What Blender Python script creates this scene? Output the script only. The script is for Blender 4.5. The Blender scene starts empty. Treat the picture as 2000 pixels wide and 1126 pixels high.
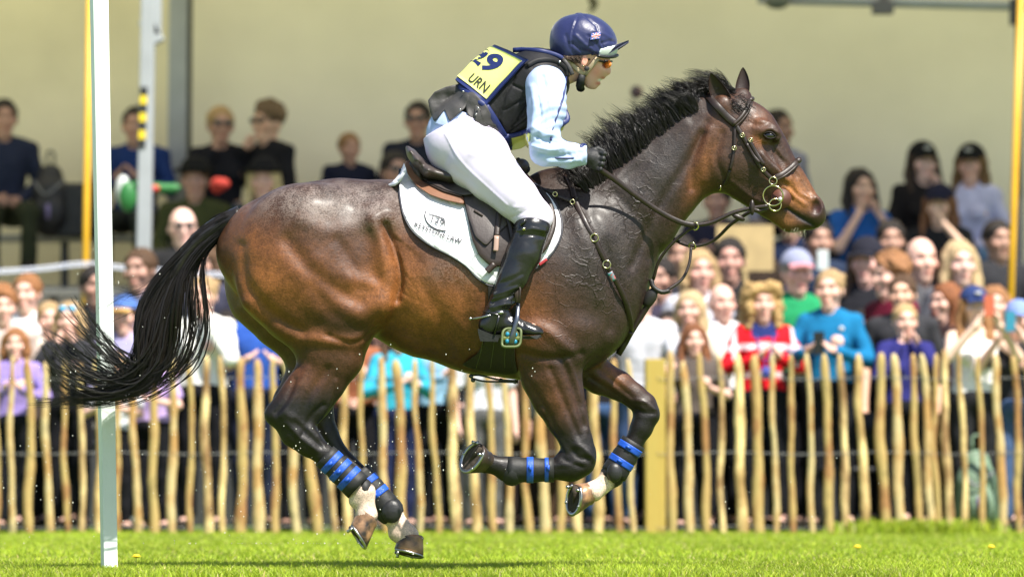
import bpy, bmesh, math, random
import numpy as np
from mathutils import Vector, Matrix, noise as mnoise
R = math.radians
random.seed(7); rng = np.random.default_rng(7)
scene = bpy.context.scene
# ---------------------------------------------------------------- camera, sky, sun, exposure
CAMY, CAMZ, FPX, PITCH = -20.0, 0.43, 9600.0, math.atan(350/9600.0)
cam_d = bpy.data.cameras.new('camera'); cam = bpy.data.objects.new('camera', cam_d)
scene.collection.objects.link(cam); scene.camera = cam
cam.location = (0, CAMY, CAMZ); cam.rotation_euler = (math.pi/2 + PITCH, 0, 0)
cam_d.sensor_width = 36; cam_d.lens = 36*FPX/2000; cam_d.clip_end = 1000; cam_d.clip_start = 0.5
cam_d.dof.use_dof = True; cam_d.dof.focus_distance = 19.85; cam_d.dof.aperture_fstop = 2.6
world = bpy.data.worlds.new('World'); scene.world = world; world.use_nodes = True
wn = world.node_tree; bg = wn.nodes['Background']
sky = wn.nodes.new('ShaderNodeTexSky'); sky.sky_type = 'NISHITA'; sky.sun_disc = False
SUN_EL, SUN_AZ = R(57), R(36)      # azimuth: swung to camera right from straight behind the camera
sdir = Vector((math.sin(SUN_AZ)*math.cos(SUN_EL), -math.cos(SUN_AZ)*math.cos(SUN_EL), math.sin(SUN_EL)))
sky.sun_elevation = SUN_EL; sky.sun_rotation = math.atan2(sdir.x, sdir.y)
wn.links.new(sky.outputs[0], bg.inputs[0]); bg.inputs[1].default_value = 0.085
sun_d = bpy.data.lights.new('sun', 'SUN'); sun = bpy.data.objects.new('sun', sun_d); scene.collection.objects.link(sun)
sun_d.energy = 4.8; sun_d.angle = R(0.5); sun_d.color = (1, 0.95, 0.86)
sun.rotation_euler = (-sdir).to_track_quat('-Z', 'Y').to_euler()
scene.view_settings.view_transform = 'Standard'; scene.view_settings.look = 'None'
scene.view_settings.exposure = 0.95; scene.view_settings.gamma = 1
scene.cycles.max_bounces = 6

# ---------------------------------------------------------------- placing helpers
CP, SP = math.cos(PITCH), math.sin(PITCH)
def P(px, py, y=0.0):
    u = (px-1000)/FPX; v = (563-py)/FPX
    dy = CP - v*SP; dz = SP + v*CP
    t = (y-CAMY)/dy
    return np.array([u*t, y, CAMZ + dz*t])
def topx(x, y, z):                     # inverse of P
    ry = y-CAMY; rz = z-CAMZ
    f = ry*CP + rz*SP; v = (-ry*SP + rz*CP)/f
    return 1000 + x/f*FPX, 563 - v*FPX
def link(o): scene.collection.objects.link(o); return o
def tag(o, label=None, cat=None, group=None, kind=None):
    if label: o['label'] = label
    if cat: o['category'] = cat
    if group: o['group'] = group
    if kind: o['kind'] = kind
    return o
def empty(name, loc=(0, 0, 0), rz=0):
    o = bpy.data.objects.new(name, None); o.location = loc; o.rotation_euler = (0, 0, rz); o.empty_display_size = .1
    return link(o)
def mesh_np(name, V, F, mat=None, parent=None, smooth=True, col=None, obj=True, mats=None, fmat=None):
    """V (n,3); F list/array of polygons"""
    me = bpy.data.meshes.new(name)
    V = np.asarray(V, dtype=np.float32)
    if isinstance(F, np.ndarray):
        m, k = F.shape
        me.vertices.add(len(V)); me.vertices.foreach_set('co', V.ravel())
        me.loops.add(m*k); me.loops.foreach_set('vertex_index', F.astype(np.int32).ravel())
        me.polygons.add(m); me.polygons.foreach_set('loop_start', np.arange(0, m*k, k, dtype=np.int32))
        me.update(calc_edges=True); me.validate()
    else:
        me.from_pydata(V.tolist(), [], F); me.update()
    if smooth: me.polygons.foreach_set('use_smooth', np.ones(len(me.polygons), dtype=bool))
    if col is not None:
        a = me.color_attributes.new('Col', 'FLOAT_COLOR', 'POINT')
        c = np.ones((len(V), 4), dtype=np.float32); c[:, :col.shape[1]] = col; a.data.foreach_set('color', c.ravel())
    if mats:
        for m_ in mats: me.materials.append(m_)
        if fmat is not None: me.polygons.foreach_set('material_index', np.asarray(fmat, dtype=np.int32))
    elif mat: me.materials.append(mat)
    if not obj: return me
    o = bpy.data.objects.new(name, me); link(o)
    if parent is not None: setpar(o, parent)
    return o
def setpar(o, p):
    o.parent = p
    pl = p.location; r = p.rotation_euler.z
    w = Matrix.Translation(pl) @ Matrix.Rotation(r, 4, 'Z')
    if p.parent is not None: w = Matrix.Identity(4)
    o.matrix_parent_inverse = w.inverted()
class MB:                              # mesh builder: several solids of ONE part
    def __init__(s): s.V = []; s.F = []; s.n = 0; s.M = []
    def add(s, V, F, mi=0):
        V = np.asarray(V, float); s.V.append(V); s.F += [[i+s.n for i in f] for f in F]; s.M += [mi]*len(F); s.n += len(V); return s
    def box(s, c, d, rot=None, mi=0):
        c = np.asarray(c, float); d = np.asarray(d, float)/2
        v = np.array([[x, y, z] for x in (-1, 1) for y in (-1, 1) for z in (-1, 1)])*d
        if rot is not None: v = v @ np.asarray(rot).T
        return s.add(v+c, [[0, 1, 3, 2], [4, 6, 7, 5], [0, 4, 5, 1], [2, 3, 7, 6], [0, 2, 6, 4], [1, 5, 7, 3]], mi)
    def tube(s, pts, r, n=8, flat=None, cap=True, mi=0, closed=False):
        pts = np.asarray(pts, float); m = len(pts)
        r = np.full(m, r) if np.isscalar(r) else np.asarray(r, float)
        T = np.gradient(pts, axis=0) if not closed else (np.roll(pts, -1, 0)-np.roll(pts, 1, 0))
        T /= np.linalg.norm(T, axis=1)[:, None]+1e-9
        ref = np.array([0, 1, 0.]) if flat is None else np.asarray(flat[0], float)
        ref = np.broadcast_to(ref, (m, 3))
        A = np.cross(T, ref); L = np.linalg.norm(A, axis=1)
        if (L < 1e-3).any():
            A[L < 1e-3] = np.cross(T[L < 1e-3], [1, 0, .1])
        A /= np.linalg.norm(A, axis=1)[:, None]; B = np.cross(A, T)
        fa = 1.0; fb = 1.0 if flat is None else flat[1]
        an = np.arange(n)/n*2*np.pi
        V = (pts[:, None] + r[:, None, None]*(np.cos(an)[None, :, None]*A[:, None]*fa + np.sin(an)[None, :, None]*B[:, None]*fb)).reshape(-1, 3)
        F = []
        for i in range(m-(0 if closed else 1)):
            for j in range(n):
                a = i*n; b = ((i+1) % m)*n; F.append([a+j, a+(j+1) % n, b+(j+1) % n, b+j])
        if cap and not closed: F += [list(range(n))[::-1], [(m-1)*n+j for j in range(n)]]
        return s.add(V, F, mi)
    def ball(s, c, r, n=12, mi=0, rot=None):
        r = np.full(3, r) if np.isscalar(r) else np.asarray(r, float)
        V = []; F = []; k = n//2+1
        for i in range(k):
            t = math.pi*i/(k-1)
            for j in range(n): p = 2*math.pi*j/n; V.append((math.sin(t)*math.cos(p)*r[0], math.sin(t)*math.sin(p)*r[1], math.cos(t)*r[2]))
        for i in range(k-1):
            for j in range(n): F.append([i*n+j, (i+1)*n+j, (i+1)*n+(j+1) % n, i*n+(j+1) % n])
        V = np.array(V)
        if rot is not None: V = V @ np.asarray(rot).T
        return s.add(V+np.asarray(c, float), F, mi)
    def torus(s, c, R_, r, nrm=(0, 1, 0), n=24, m=6, sq=(1, 1), mi=0):
        nrm = np.asarray(nrm, float); nrm /= np.linalg.norm(nrm)
        a = np.cross(nrm, [0, 0, 1.]); a = a/np.linalg.norm(a) if np.linalg.norm(a) > 1e-3 else np.array([1, 0, 0.]); b = np.cross(nrm, a)
        t = np.arange(n)/n*2*np.pi
        pts = np.asarray(c)+R_*(np.cos(t)[:, None]*a*sq[0]+np.sin(t)[:, None]*b*sq[1])
        return s.tube(pts, r, m, closed=True, flat=(nrm, 1.0), mi=mi)
    def build(s, name, mat, parent=None, smooth=True, mats=None, col=None):
        V = np.concatenate(s.V)
        return mesh_np(name, V, s.F, mat, parent, smooth, mats=mats, fmat=s.M if mats else None, col=col)
def bevel(o, w=.004, seg=2):
    md = o.modifiers.new('bev', 'BEVEL'); md.width = w; md.segments = seg; md.limit_method = 'ANGLE'; return o
def spline(pts, n=40):
    """Catmull-Rom through points"""
    p = np.asarray(pts, float); p = np.vstack([2*p[0]-p[1], p, 2*p[-1]-p[-2]])
    m = len(p)-3; out = []
    for u in np.linspace(0, m-1e-6, n):
        i = int(u); t = u-i; a, b, c, d = p[i:i+4]
        out.append(.5*((2*b)+(-a+c)*t+(2*a-5*b+4*c-d)*t*t+(-a+3*b-3*c+d)*t**3))
    return np.array(out)
# ---------------------------------------------------------------- implicit surfaces
class Field:
    def __init__(s, lo, hi, h):
        s.lo = np.asarray(lo, float); s.h = h
        s.n = np.ceil((np.asarray(hi)-s.lo)/h).astype(int)+1
        s.D = np.full(s.n, 1.0, dtype=np.float32)
    def blk(s, lo, hi):
        a = np.maximum(((np.asarray(lo)-s.lo)/s.h).astype(int), 0); b = np.minimum(np.ceil((np.asarray(hi)-s.lo)/s.h).astype(int)+1, s.n)
        if (b <= a).any(): return None
        sl = tuple(slice(i, j) for i, j in zip(a, b))
        g = [(s.lo[k]+s.h*np.arange(a[k], b[k])).astype(np.float32) for k in range(3)]
        return sl, g[0][:, None, None], g[1][None, :, None], g[2][None, None, :]
    def mix(s, sl, d, k, sub=False):
        a = s.D[sl]
        if sub:
            d = -d; h = np.maximum(k-np.abs(a-d), 0)/k; s.D[sl] = np.maximum(a, d)+h*h*k/4
        else:
            h = np.maximum(k-np.abs(a-d), 0)/k; s.D[sl] = np.minimum(a, d)-h*h*k/4
    def seg(s, a, b, ra, rb, k=.03, fa=1, fb=1, sub=False):
        """capsule between a and b; f = width along y relative to the in-plane radius"""
        a = np.asarray(a, float); b = np.asarray(b, float)
        m = max(ra, rb)*max(1, fa, fb)+k+3*s.h
        q = s.blk(np.minimum(a, b)-m, np.maximum(a, b)+m)
        if q is None: return
        sl, X, Y, Z = q
        if fa == 1 and fb == 1:
            e = b-a; L = max(e@e, 1e-9); t = np.clip(((X-a[0])*e[0]+(Y-a[1])*e[1]+(Z-a[2])*e[2])/L, 0, 1)
        else:
            e = b-a; L = max(e[0]**2+e[2]**2, 1e-9); t = np.clip(((X-a[0])*e[0]+(Z-a[2])*e[2])/L, 0, 1)
        f = fa+(fb-fa)*t
        d = np.sqrt((X-a[0]-t*e[0])**2+((Y-a[1]-t*e[1])/f)**2+(Z-a[2]-t*e[2])**2)-(ra+(rb-ra)*t)
        s.mix(sl, (d*np.minimum(f, 1)).astype(np.float32) if not (fa == 1 and fb == 1) else d.astype(np.float32), k, sub)
    def chain(s, st, k=.03, sub=False):
        """stations (point, r[, f])"""
        keep = s.D; P_ = np.array([q[0] for q in st]); m = max(q[1]*max(1, q[2] if len(q) > 2 else 1) for q in st)+k+4*s.h
        s.D = np.full(s.n, 1.0, dtype=np.float32)
        for a, b in zip(st, st[1:]):
            s.seg(a[0], b[0], a[1], b[1], min(k, .012), a[2] if len(a) > 2 else 1, b[2] if len(b) > 2 else 1)
        tmp = s.D; s.D = keep; sl = s.blk(P_.min(0)-m, P_.max(0)+m)[0]
        s.mix(sl, tmp[sl], k, sub)
    def ell(s, c, r, k=.03, rot=None, sub=False):
        c = np.asarray(c, float); r = np.asarray(r, float)*np.ones(3); m = r.max()+k+3*s.h
        q = s.blk(c-m, c+m)
        if q is None: return
        sl, X, Y, Z = q; X = X-c[0]; Y = Y-c[1]; Z = Z-c[2]
        if rot is not None:
            M = np.asarray(rot).T
            X, Y, Z = (M[0, 0]*X+M[0, 1]*Y+M[0, 2]*Z, M[1, 0]*X+M[1, 1]*Y+M[1, 2]*Z, M[2, 0]*X+M[2, 1]*Y+M[2, 2]*Z)
        k0 = np.sqrt((X/r[0])**2+(Y/r[1])**2+(Z/r[2])**2)
        k1 = np.sqrt((X/r[0]**2)**2+(Y/r[1]**2)**2+(Z/r[2]**2)**2)+1e-6
        s.mix(sl, (k0*(k0-1)/k1).astype(np.float32), k, sub)
    def cut(s, n, c):
        """keep the side of the plane where n.(p-c) < 0"""
        g = [(s.lo[k]+s.h*np.arange(s.n[k])).astype(np.float32) for k in range(3)]
        n = np.asarray(n, float); n = n/np.linalg.norm(n)
        d = n[0]*(g[0][:, None, None]-c[0])+n[1]*(g[1][None, :, None]-c[1])+n[2]*(g[2][None, None, :]-c[2])
        s.D = np.maximum(s.D, d.astype(np.float32))
    def near(s):
        """near-side depth map y(x, z)"""
        ins = s.D < 0; any_ = ins.any(1); j = ins.argmax(1)
        I, K = np.indices(any_.shape); j0 = np.maximum(j-1, 0)
        a = s.D[I, j0, K]; b = s.D[I, j, K]; t = np.where(any_ & (j > 0), a/(a-b+1e-9), 0)
        Y = s.lo[1]+s.h*(j0+t); Y[~any_] = np.nan
        return Y
    def mesh(s, sm=0):
        D = s.D; S = D < 0; n = S.shape
        c = np.zeros([i-1 for i in n], np.int8)
        sh = lambda A, o: A[o[0]:n[0]-1+o[0], o[1]:n[1]-1+o[1], o[2]:n[2]-1+o[2]]
        cor = [(i, j, k) for i in (0, 1) for j in (0, 1) for k in (0, 1)]
        for o in cor: c += sh(S, o)
        act = (c > 0) & (c < 8); ijk = np.argwhere(act); N = len(ijk)
        idx = np.full(act.shape, -1, np.int32); idx[act] = np.arange(N)
        vals = {o: D[ijk[:, 0]+o[0], ijk[:, 1]+o[1], ijk[:, 2]+o[2]] for o in cor}
        acc = np.zeros((N, 3)); cnt = np.zeros(N)
        for a in cor:
            for ax in range(3):
                if a[ax]: continue
                b = list(a); b[ax] = 1; b = tuple(b)
                da, db = vals[a], vals[b]; m = (da < 0) != (db < 0)
                t = np.where(m, da/(da-db+1e-12), 0)
                p = np.tile(np.array(a, float), (N, 1)); p[:, ax] = t
                acc += p*m[:, None]; cnt += m
        V = s.lo+s.h*(ijk+acc/cnt[:, None])
        Fs = []
        for ax in range(3):
            u, v = [(1, 2), (2, 0), (0, 1)][ax]
            A = S[tuple(slice(0, n[q]-1) if q == ax else slice(1, n[q]-1) for q in range(3))]
            B = S[tuple(slice(1, n[q]) if q == ax else slice(1, n[q]-1) for q in range(3))]
            e = np.argwhere(A != B); sg = A[A != B]
            base = e.copy(); base[:, u] += 1; base[:, v] += 1
            def cell(du, dv):
                q = base.copy(); q[:, u] -= du; q[:, v] -= dv; return idx[q[:, 0], q[:, 1], q[:, 2]]
            Q = np.stack([cell(1, 1), cell(0, 1), cell(0, 0), cell(1, 0)], 1)
            Q[~sg] = Q[~sg][:, ::-1]; Fs.append(Q)
        F = np.concatenate(Fs); F = F[(F >= 0).all(1)]
        for _ in range(sm): V = lap(V, F)
        return V, F
def lap(V, F, w=.5):
    E = np.concatenate([F[:, [0, 1]], F[:, [1, 2]], F[:, [2, 3]], F[:, [3, 0]]])
    n = len(V); deg = np.bincount(E[:, 0], minlength=n)+np.bincount(E[:, 1], minlength=n)
    out = np.empty_like(V)
    for k in range(3):
        out[:, k] = np.bincount(E[:, 0], V[E[:, 1], k], n)+np.bincount(E[:, 1], V[E[:, 0], k], n)
    return V*(1-w)+w*out/np.maximum(deg, 1)[:, None]
def vnorm(V, F):
    N = np.cross(V[F[:, 2]]-V[F[:, 0]], V[F[:, 3]]-V[F[:, 1]]); n = len(V); out = np.zeros((n, 3))
    for j in range(4):
        for k in range(3): out[:, k] += np.bincount(F[:, j], N[:, k], n)
    return out/(np.linalg.norm(out, axis=1)[:, None]+1e-12)
def sdpoly(pts, px, py):
    """distance to a polyline in pixels, and the arc parameter"""
    best = np.full(px.shape, 1e9); 
    for (ax, ay), (bx, by) in zip(pts, pts[1:]):
        ex, ey = bx-ax, by-ay; L = ex*ex+ey*ey+1e-9
        t = np.clip(((px-ax)*ex+(py-ay)*ey)/L, 0, 1)
        best = np.minimum(best, np.hypot(px-ax-t*ex, py-ay-t*ey))
    return best
def inpoly(poly, x, y):
    ins = np.zeros(x.shape, bool); n = len(poly); j = n-1
    for i in range(n):
        xi, yi = poly[i]; xj, yj = poly[j]
        c = ((yi > y) != (yj > y)) & (x < (xj-xi)*(y-yi)/((yj-yi)+1e-12)+xi); ins ^= c; j = i
    return ins
# ---------------------------------------------------------------- materials
def mat(name, col=(.5, .5, .5), rough=.6, bump=0, bscale=50, var=0, vscale=8, metal=0, spec=.5, objcol=False, vcol=False, col2=None, sheen=0, coat=0, trans=0, stretch=None):
    m = bpy.data.materials.new(name); m.use_nodes = True; t = m.node_tree; N = t.nodes; L = t.links
    b = N['Principled BSDF']; b.inputs['Roughness'].default_value = rough; b.inputs['Metallic'].default_value = metal
    b.inputs['Specular IOR Level'].default_value = spec; b.inputs['Base Color'].default_value = (*col, 1)
    if sheen: b.inputs['Sheen Weight'].default_value = sheen; b.inputs['Sheen Roughness'].default_value = .4
    if coat: b.inputs['Coat Weight'].default_value = coat; b.inputs['Coat Roughness'].default_value = .15
    if trans: b.inputs['Transmission Weight'].default_value = trans
    tc = N.new('ShaderNodeTexCoord'); src = tc.outputs['Object']
    if stretch:
        mp = N.new('ShaderNodeMapping'); mp.inputs['Scale'].default_value = stretch; L.new(src, mp.inputs[0]); src = mp.outputs[0]
    c = None
    if objcol: oi = N.new('ShaderNodeObjectInfo'); c = oi.outputs['Color']
    if vcol:
        a = N.new('ShaderNodeAttribute'); a.attribute_name = 'Col'
        if c is None: c = a.outputs['Color']
        else:
            mx = N.new('ShaderNodeMix'); mx.data_type = 'RGBA'; mx.blend_type = 'MULTIPLY'; mx.inputs[0].default_value = 1
            L.new(c, mx.inputs[6]); L.new(a.outputs['Color'], mx.inputs[7]); c = mx.outputs[2]
    if var or col2:
        nt = N.new('ShaderNodeTexNoise'); nt.inputs['Scale'].default_value = vscale; nt.inputs['Detail'].default_value = 6; L.new(src, nt.inputs['Vector'])
        if col2:
            mx = N.new('ShaderNodeMix'); mx.data_type = 'RGBA'; rp = N.new('ShaderNodeMapRange'); rp.inputs[1].default_value = .38; rp.inputs[2].default_value = .62
            L.new(nt.outputs[0], rp.inputs[0]); L.new(rp.outputs[0], mx.inputs[0])
            if c is None: mx.inputs[6].default_value = (*col, 1)
            else: L.new(c, mx.inputs[6])
            mx.inputs[7].default_value = (*col2, 1); c = mx.outputs[2]
        if var:
            rp = N.new('ShaderNodeMapRange'); rp.inputs[1].default_value = .3; rp.inputs[2].default_value = .7; rp.inputs[3].default_value = 1-var; rp.inputs[4].default_value = 1+var
            L.new(nt.outputs[0], rp.inputs[0]); mx = N.new('ShaderNodeMix'); mx.data_type = 'RGBA'; mx.blend_type = 'MULTIPLY'; mx.inputs[0].default_value = 1
            if c is None: mx.inputs[6].default_value = (*col, 1)
            else: L.new(c, mx.inputs[6])
            L.new(rp.outputs[0], mx.inputs[7]); c = mx.outputs[2]
    if c is not None: L.new(c, b.inputs['Base Color'])
    if bump:
        nb = N.new('ShaderNodeTexNoise'); nb.inputs['Scale'].default_value = bscale; nb.inputs['Detail'].default_value = 5; L.new(src, nb.inputs['Vector'])
        bp = N.new('ShaderNodeBump'); bp.inputs['Strength'].default_value = 1; bp.inputs['Distance'].default_value = bump
        L.new(nb.outputs[0], bp.inputs['Height']); L.new(bp.outputs[0], b.inputs['Normal'])
    return m
M = {}

def drape(name, poly, yfun, off, mt, parent, c=None, rings=9, n=None, thick=None, both=False, wr=0, ref_y=-.25, smooth_n=0):
    """a sheet over the near side: star-shaped pixel outline, follows yfun(x, z)"""
    poly = [(float(a), float(b)) for a, b in poly]; c = c or tuple(np.mean(poly, 0)); thick = thick or off
    pc = np.array(poly+[poly[0]]); L = np.r_[0, np.cumsum(np.hypot(*np.diff(pc, axis=0).T))]; n = n or max(24, int(L[-1]/5))
    u = np.linspace(0, L[-1], n, endpoint=False); B = np.stack([np.interp(u, L, pc[:, 0]), np.interp(u, L, pc[:, 1])], 1)
    for _ in range(smooth_n): B = (np.roll(B, 1, 0)+2*B+np.roll(B, -1, 0))/4
    sv = list(np.linspace(.001, .97, rings))+[.99, 1.0, 1.0]; ov = [off]*rings+[off-.15*thick, off-.5*thick, off-thick]
    V = []
    for s_, o_ in zip(sv, ov):
        Q = np.array(c)+(B-np.array(c))*s_
        for q in Q:
            y = ref_y
            for _k in range(3): p = P(q[0], q[1], y); y = float(yfun(np.array(p[0]), np.array(p[2])))-o_
            if wr: y -= wr*mnoise.noise(Vector((p[0]*22, p[2]*22, 3)))*(s_ < 1)
            V.append((p[0], y, p[2]))
    F = [[i*n+j, i*n+(j+1) % n, i*n+n+(j+1) % n, i*n+n+j] for i in range(len(sv)-1) for j in range(n)]
    V = np.array(V)
    if both: m = len(V); V = np.concatenate([V, V*[1, -1, 1]]); F = F+[[i+m for i in f][::-1] for f in F]
    return mesh_np(name, V, F, mt, parent)
def strap(q, pts, w=.009, t=.3, off=.006, n=30, fun=None, nn=8):
    """flat strap following the near side of the horse"""
    c = spline([(a, b, 0) for a, b in pts], n); pp = np.array([(fun or S)(a[0], a[1], off) for a in c])
    y = pp[:, 1].copy()
    for _ in range(3): y[1:-1] = np.minimum(y[1:-1], (y[:-2]+2*y[1:-1]+y[2:])/4)
    pp[:, 1] = y; q.tube(pp, w, nn, flat=((0, 1, 0), t)); return pp
def text_mesh(txt, size, fn, mt, name, parent, bold=0.0):
    """lettering laid on a surface: fn(x, y) -> 3D for points of the flat text"""
    cu = bpy.data.curves.new('t', 'FONT'); cu.body = txt; cu.size = size; cu.offset = bold; cu.resolution_u = 4; o = bpy.data.objects.new('t', cu); link(o)
    bpy.context.view_layer.update(); me = bpy.data.meshes.new_from_object(o.evaluated_get(bpy.context.evaluated_depsgraph_get()))
    bm = bmesh.new(); bm.from_mesh(me); bmesh.ops.triangulate(bm, faces=bm.faces); bmesh.ops.subdivide_edges(bm, edges=[e for e in bm.edges if e.calc_length() > size*.2], cuts=1); bmesh.ops.triangulate(bm, faces=bm.faces)
    V = [fn(v.co.x, v.co.y) for v in bm.verts]; bm.verts.index_update(); F = [[v.index for v in f.verts] for f in bm.faces]; bm.free()
    bpy.data.objects.remove(o); bpy.data.meshes.remove(me)
    return mesh_np(name, np.array(V), F, mt, parent, smooth=False)
# ---------------------------------------------------------------- ground and grass
gm = mat('turf', (.10, .16, .012), .9, col2=(.12, .20, .015), vscale=3, bump=.01, bscale=30, var=.25)
q = MB(); q.add([(-150, -40, 0), (150, -40, 0), (150, 200, 0), (-150, 200, 0)], [[0, 1, 2, 3]]); ground = tag(q.build('ground', gm, smooth=False), kind='structure')
def blades(n, y0, y1, hmin, hmax, pw=1.0, xs=None, wd=.0022):
    u = rng.random(n)**pw; y = y0+(y1-y0)*u
    x = (rng.random(n)*2-1)*(y+20)*.115 if xs is None else rng.normal(size=n)*xs[1]+xs[0]
    pat = np.array([mnoise.noise(Vector((a*1.3, b*.6, 0))) for a, b in zip(x, y)])
    h = rng.uniform(hmin, hmax, n)*(1+.35*pat); a = rng.random(n)*6.283; w = rng.uniform(.6, 1.3, n)*wd
    ca, sa = np.cos(a), np.sin(a); ln = rng.uniform(.1, .9, n)*h; b = rng.random(n)*6.283; lx, ly = np.cos(b)*ln, np.sin(b)*ln
    V = np.zeros((n, 6, 3)); 
    for k, (t, ww) in enumerate(((0, 1), (.55, .85), (1, .15))):
        cx = x+lx*t*t; cy = y+ly*t*t; z = h*t*(1-.15*t)
        V[:, k*2] = np.stack([cx-ca*w*ww, cy-sa*w*ww, z], 1); V[:, k*2+1] = np.stack([cx+ca*w*ww, cy+sa*w*ww, z], 1)
    i = np.arange(n)[:, None]*6; F = np.concatenate([i+[0, 1, 3, 2], i+[2, 3, 5, 4]])
    base = np.array([.35, .46, .035])*(1+.28*pat[:, None])*rng.uniform(.65, 1.35, (n, 1)); straw = rng.random(n) < .07; base[straw] = np.array([.55, .50, .20])*rng.uniform(.7, 1.1, (straw.sum(), 1)); lt = rng.random(n) < .2; base[lt] = base[lt]*[1.35, 1.15, 1.2]
    return V.reshape(-1, 3), F, np.repeat(base, 6, 0)
parts_ = [blades(95000, -1.0, 1.8, .016, .045), blades(60000, 1.5, 8.5, .018, .038, .8, wd=.003), blades(25000, 8.0, 12.6, .010, .024, .8, wd=.003), blades(9000, 11.2, 12.6, .012, .03, wd=.004), blades(1800, 11.6, 12.2, .06, .13, xs=(P(1790, 1030, 12)[0], .22), wd=.006)]
Vg = np.concatenate([p[0] for p in parts_]); o_ = np.cumsum([0]+[len(p[0]) for p in parts_]); Fg = np.concatenate([p[1]+o for p, o in zip(parts_, o_)]); Cg = np.concatenate([p[2] for p in parts_])
M['blade'] = mat('grass_blade', (.1, .2, .02), .55, vcol=True, spec=.35); nt = M['blade'].node_tree; tr = nt.nodes.new('ShaderNodeBsdfTranslucent'); ms = nt.nodes.new('ShaderNodeMixShader'); ms.inputs[0].default_value = .38
at = [n for n in nt.nodes if n.type == 'ATTRIBUTE'][0]; nt.links.new(at.outputs['Color'], tr.inputs[0]); nt.links.new(nt.nodes['Principled BSDF'].outputs[0], ms.inputs[1]); nt.links.new(tr.outputs[0], ms.inputs[2]); nt.links.new(ms.outputs[0], nt.nodes['Material Output'].inputs[0])
grass = mesh_np('grass', Vg, Fg, M['blade'], col=Cg); tag(grass, 'bright green mown grass under the horse', 'grass', kind='stuff')
M['petal'] = mat('dandelion_yellow', (.85, .62, .02), .6); M['stem'] = mat('flower_stem', (.1, .2, .03), .6)
for (a, b, lab) in ((265, 1078, 'single yellow dandelion in the grass right of the white pole'), (1673, 1070, 'yellow dandelion in the grass below the blue fleece spectator'), (1935, 1066, 'yellow dandelion in the grass near the right edge')):
    y = -.0+(1.0 if b > 1072 else 3.5); p = P(a, b, y); p[2] = 0; e = empty('dandelion', tuple(p)); tag(e, lab, 'flower', 'dandelions in the grass'); q = MB(); q.tube([p, p+[.003, 0, .05]], .0015, 5); q.build('stem', M['stem'], e); q = MB(); q.ball(p+[.003, 0, .055], (.017, .017, .009), 10)
    for k in range(14): an = k/14*6.283; q.box(p+[.003+.016*math.cos(an), .016*math.sin(an), .053], (.012, .003, .0015), rot=Matrix.Rotation(an, 3, 'Z'))
    q.build('flower_head', M['petal'], e)
# white marker pole beside the track
M['polew'] = mat('white_paint', (.74, .80, .78), .35, bump=.0006, bscale=60, var=.06, vscale=4)
t0 = P(214, 1113, .35); t1 = P(192, -80, .35); t0[2] = -.02
pole = empty('marker_pole', tuple(t0)); tag(pole, 'white painted square pole standing in the grass behind the horse\'s tail', 'pole')
q = MB(); d = t1-t0; rz = np.array(Matrix.Rotation(R(18), 3, 'Z')); ru = np.array([[-.0294, -.0294], [.0294, -.0294], [.0294, .0294], [-.0294, .0294]])
V = []
for tt, sc in ((0, 1), (1, 1.14)):
    for a, b in ru: v = rz @ np.array([a*sc, b*sc, 0]); V.append(t0+d*tt+v)
q.add(V, [[0, 1, 5, 4], [1, 2, 6, 5], [2, 3, 7, 6], [3, 0, 4, 7], [0, 3, 2, 1], [4, 5, 6, 7]]); bevel(q.build('shaft', M['polew'], pole, smooth=False), .004)
q = MB(); q.box(t1+[0, 0, .01], (.08, .08, .012)); q.build('cap', M['polew'], pole, smooth=False)
# ---------------------------------------------------------------- cleft chestnut fence
FY = 12.0
fence = empty('paling_fence', tuple(P(1000, 1040, FY)*[1, 1, 0])); tag(fence, 'cleft chestnut paling fence wired to a square post before the crowd', 'fence')
M['pale'] = mat('cleft_chestnut', (.66, .48, .17), .7, col2=(.24, .12, .04), vscale=2.6, bump=.004, bscale=22, var=.55, stretch=(3, 3, 1.7)); M['pale2'] = mat('cleft_chestnut_bark', (.44, .27, .09), .75, col2=(.66, .50, .22), vscale=2.4, bump=.005, bscale=25, var=.35, stretch=(3, 3, 1.8))
M['pale3'] = mat('cleft_chestnut_pale', (.78, .62, .30), .7, col2=(.34, .19, .06), vscale=2.8, bump=.006, bscale=30, var=.45, stretch=(3, 3, 2)); M['pale4'] = mat('cleft_chestnut_dark', (.34, .19, .07), .75, col2=(.70, .54, .25), vscale=3, bump=.008, bscale=25, var=.35, stretch=(3, 3, 1.5))
M['post'] = mat('treated_post', (.48, .35, .08), .75, col2=(.40, .28, .06), vscale=5, bump=.003, bscale=30, var=.15, stretch=(3, 3, .4)); M['wire'] = mat('galvanised_wire', (.25, .25, .24), .5, metal=.6)
Lz = [((a/1.8, 500+b/1.8), (c/1.8, 1042)) for a, b, c in [(-12, 350, -18), (42, 350, 38), (101, 358, 107), (158, 372, 172), (222, 365, 236), (283, 375, 292), (343, 360, 352), (405, 365, 418), (470, 350, 480), (535, 360, 545), (605, 350, 607), (668, 365, 672), (722, 350, 730), (780, 350, 785), (850, 357, 850), (903, 360, 912), (962, 358, 972)]]
Mz = [((500+a/2.5, b), (500+c/2.5, 1044)) for a, b, c in [(150, 696, 205), (240, 705, 300), (335, 700, 390), (425, 698, 445), (512, 700, 522), (605, 696, 640), (690, 702, 720), (775, 700, 805), (855, 694, 890), (950, 702, 980), (1040, 698, 1075), (1130, 700, 1165), (1215, 705, 1245), (1300, 700, 1335), (1385, 702, 1410), (1470, 700, 1495), (1565, 700, 1580), (1645, 698, 1675), (1740, 700, 1770), (1820, 700, 1845)]]
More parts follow.
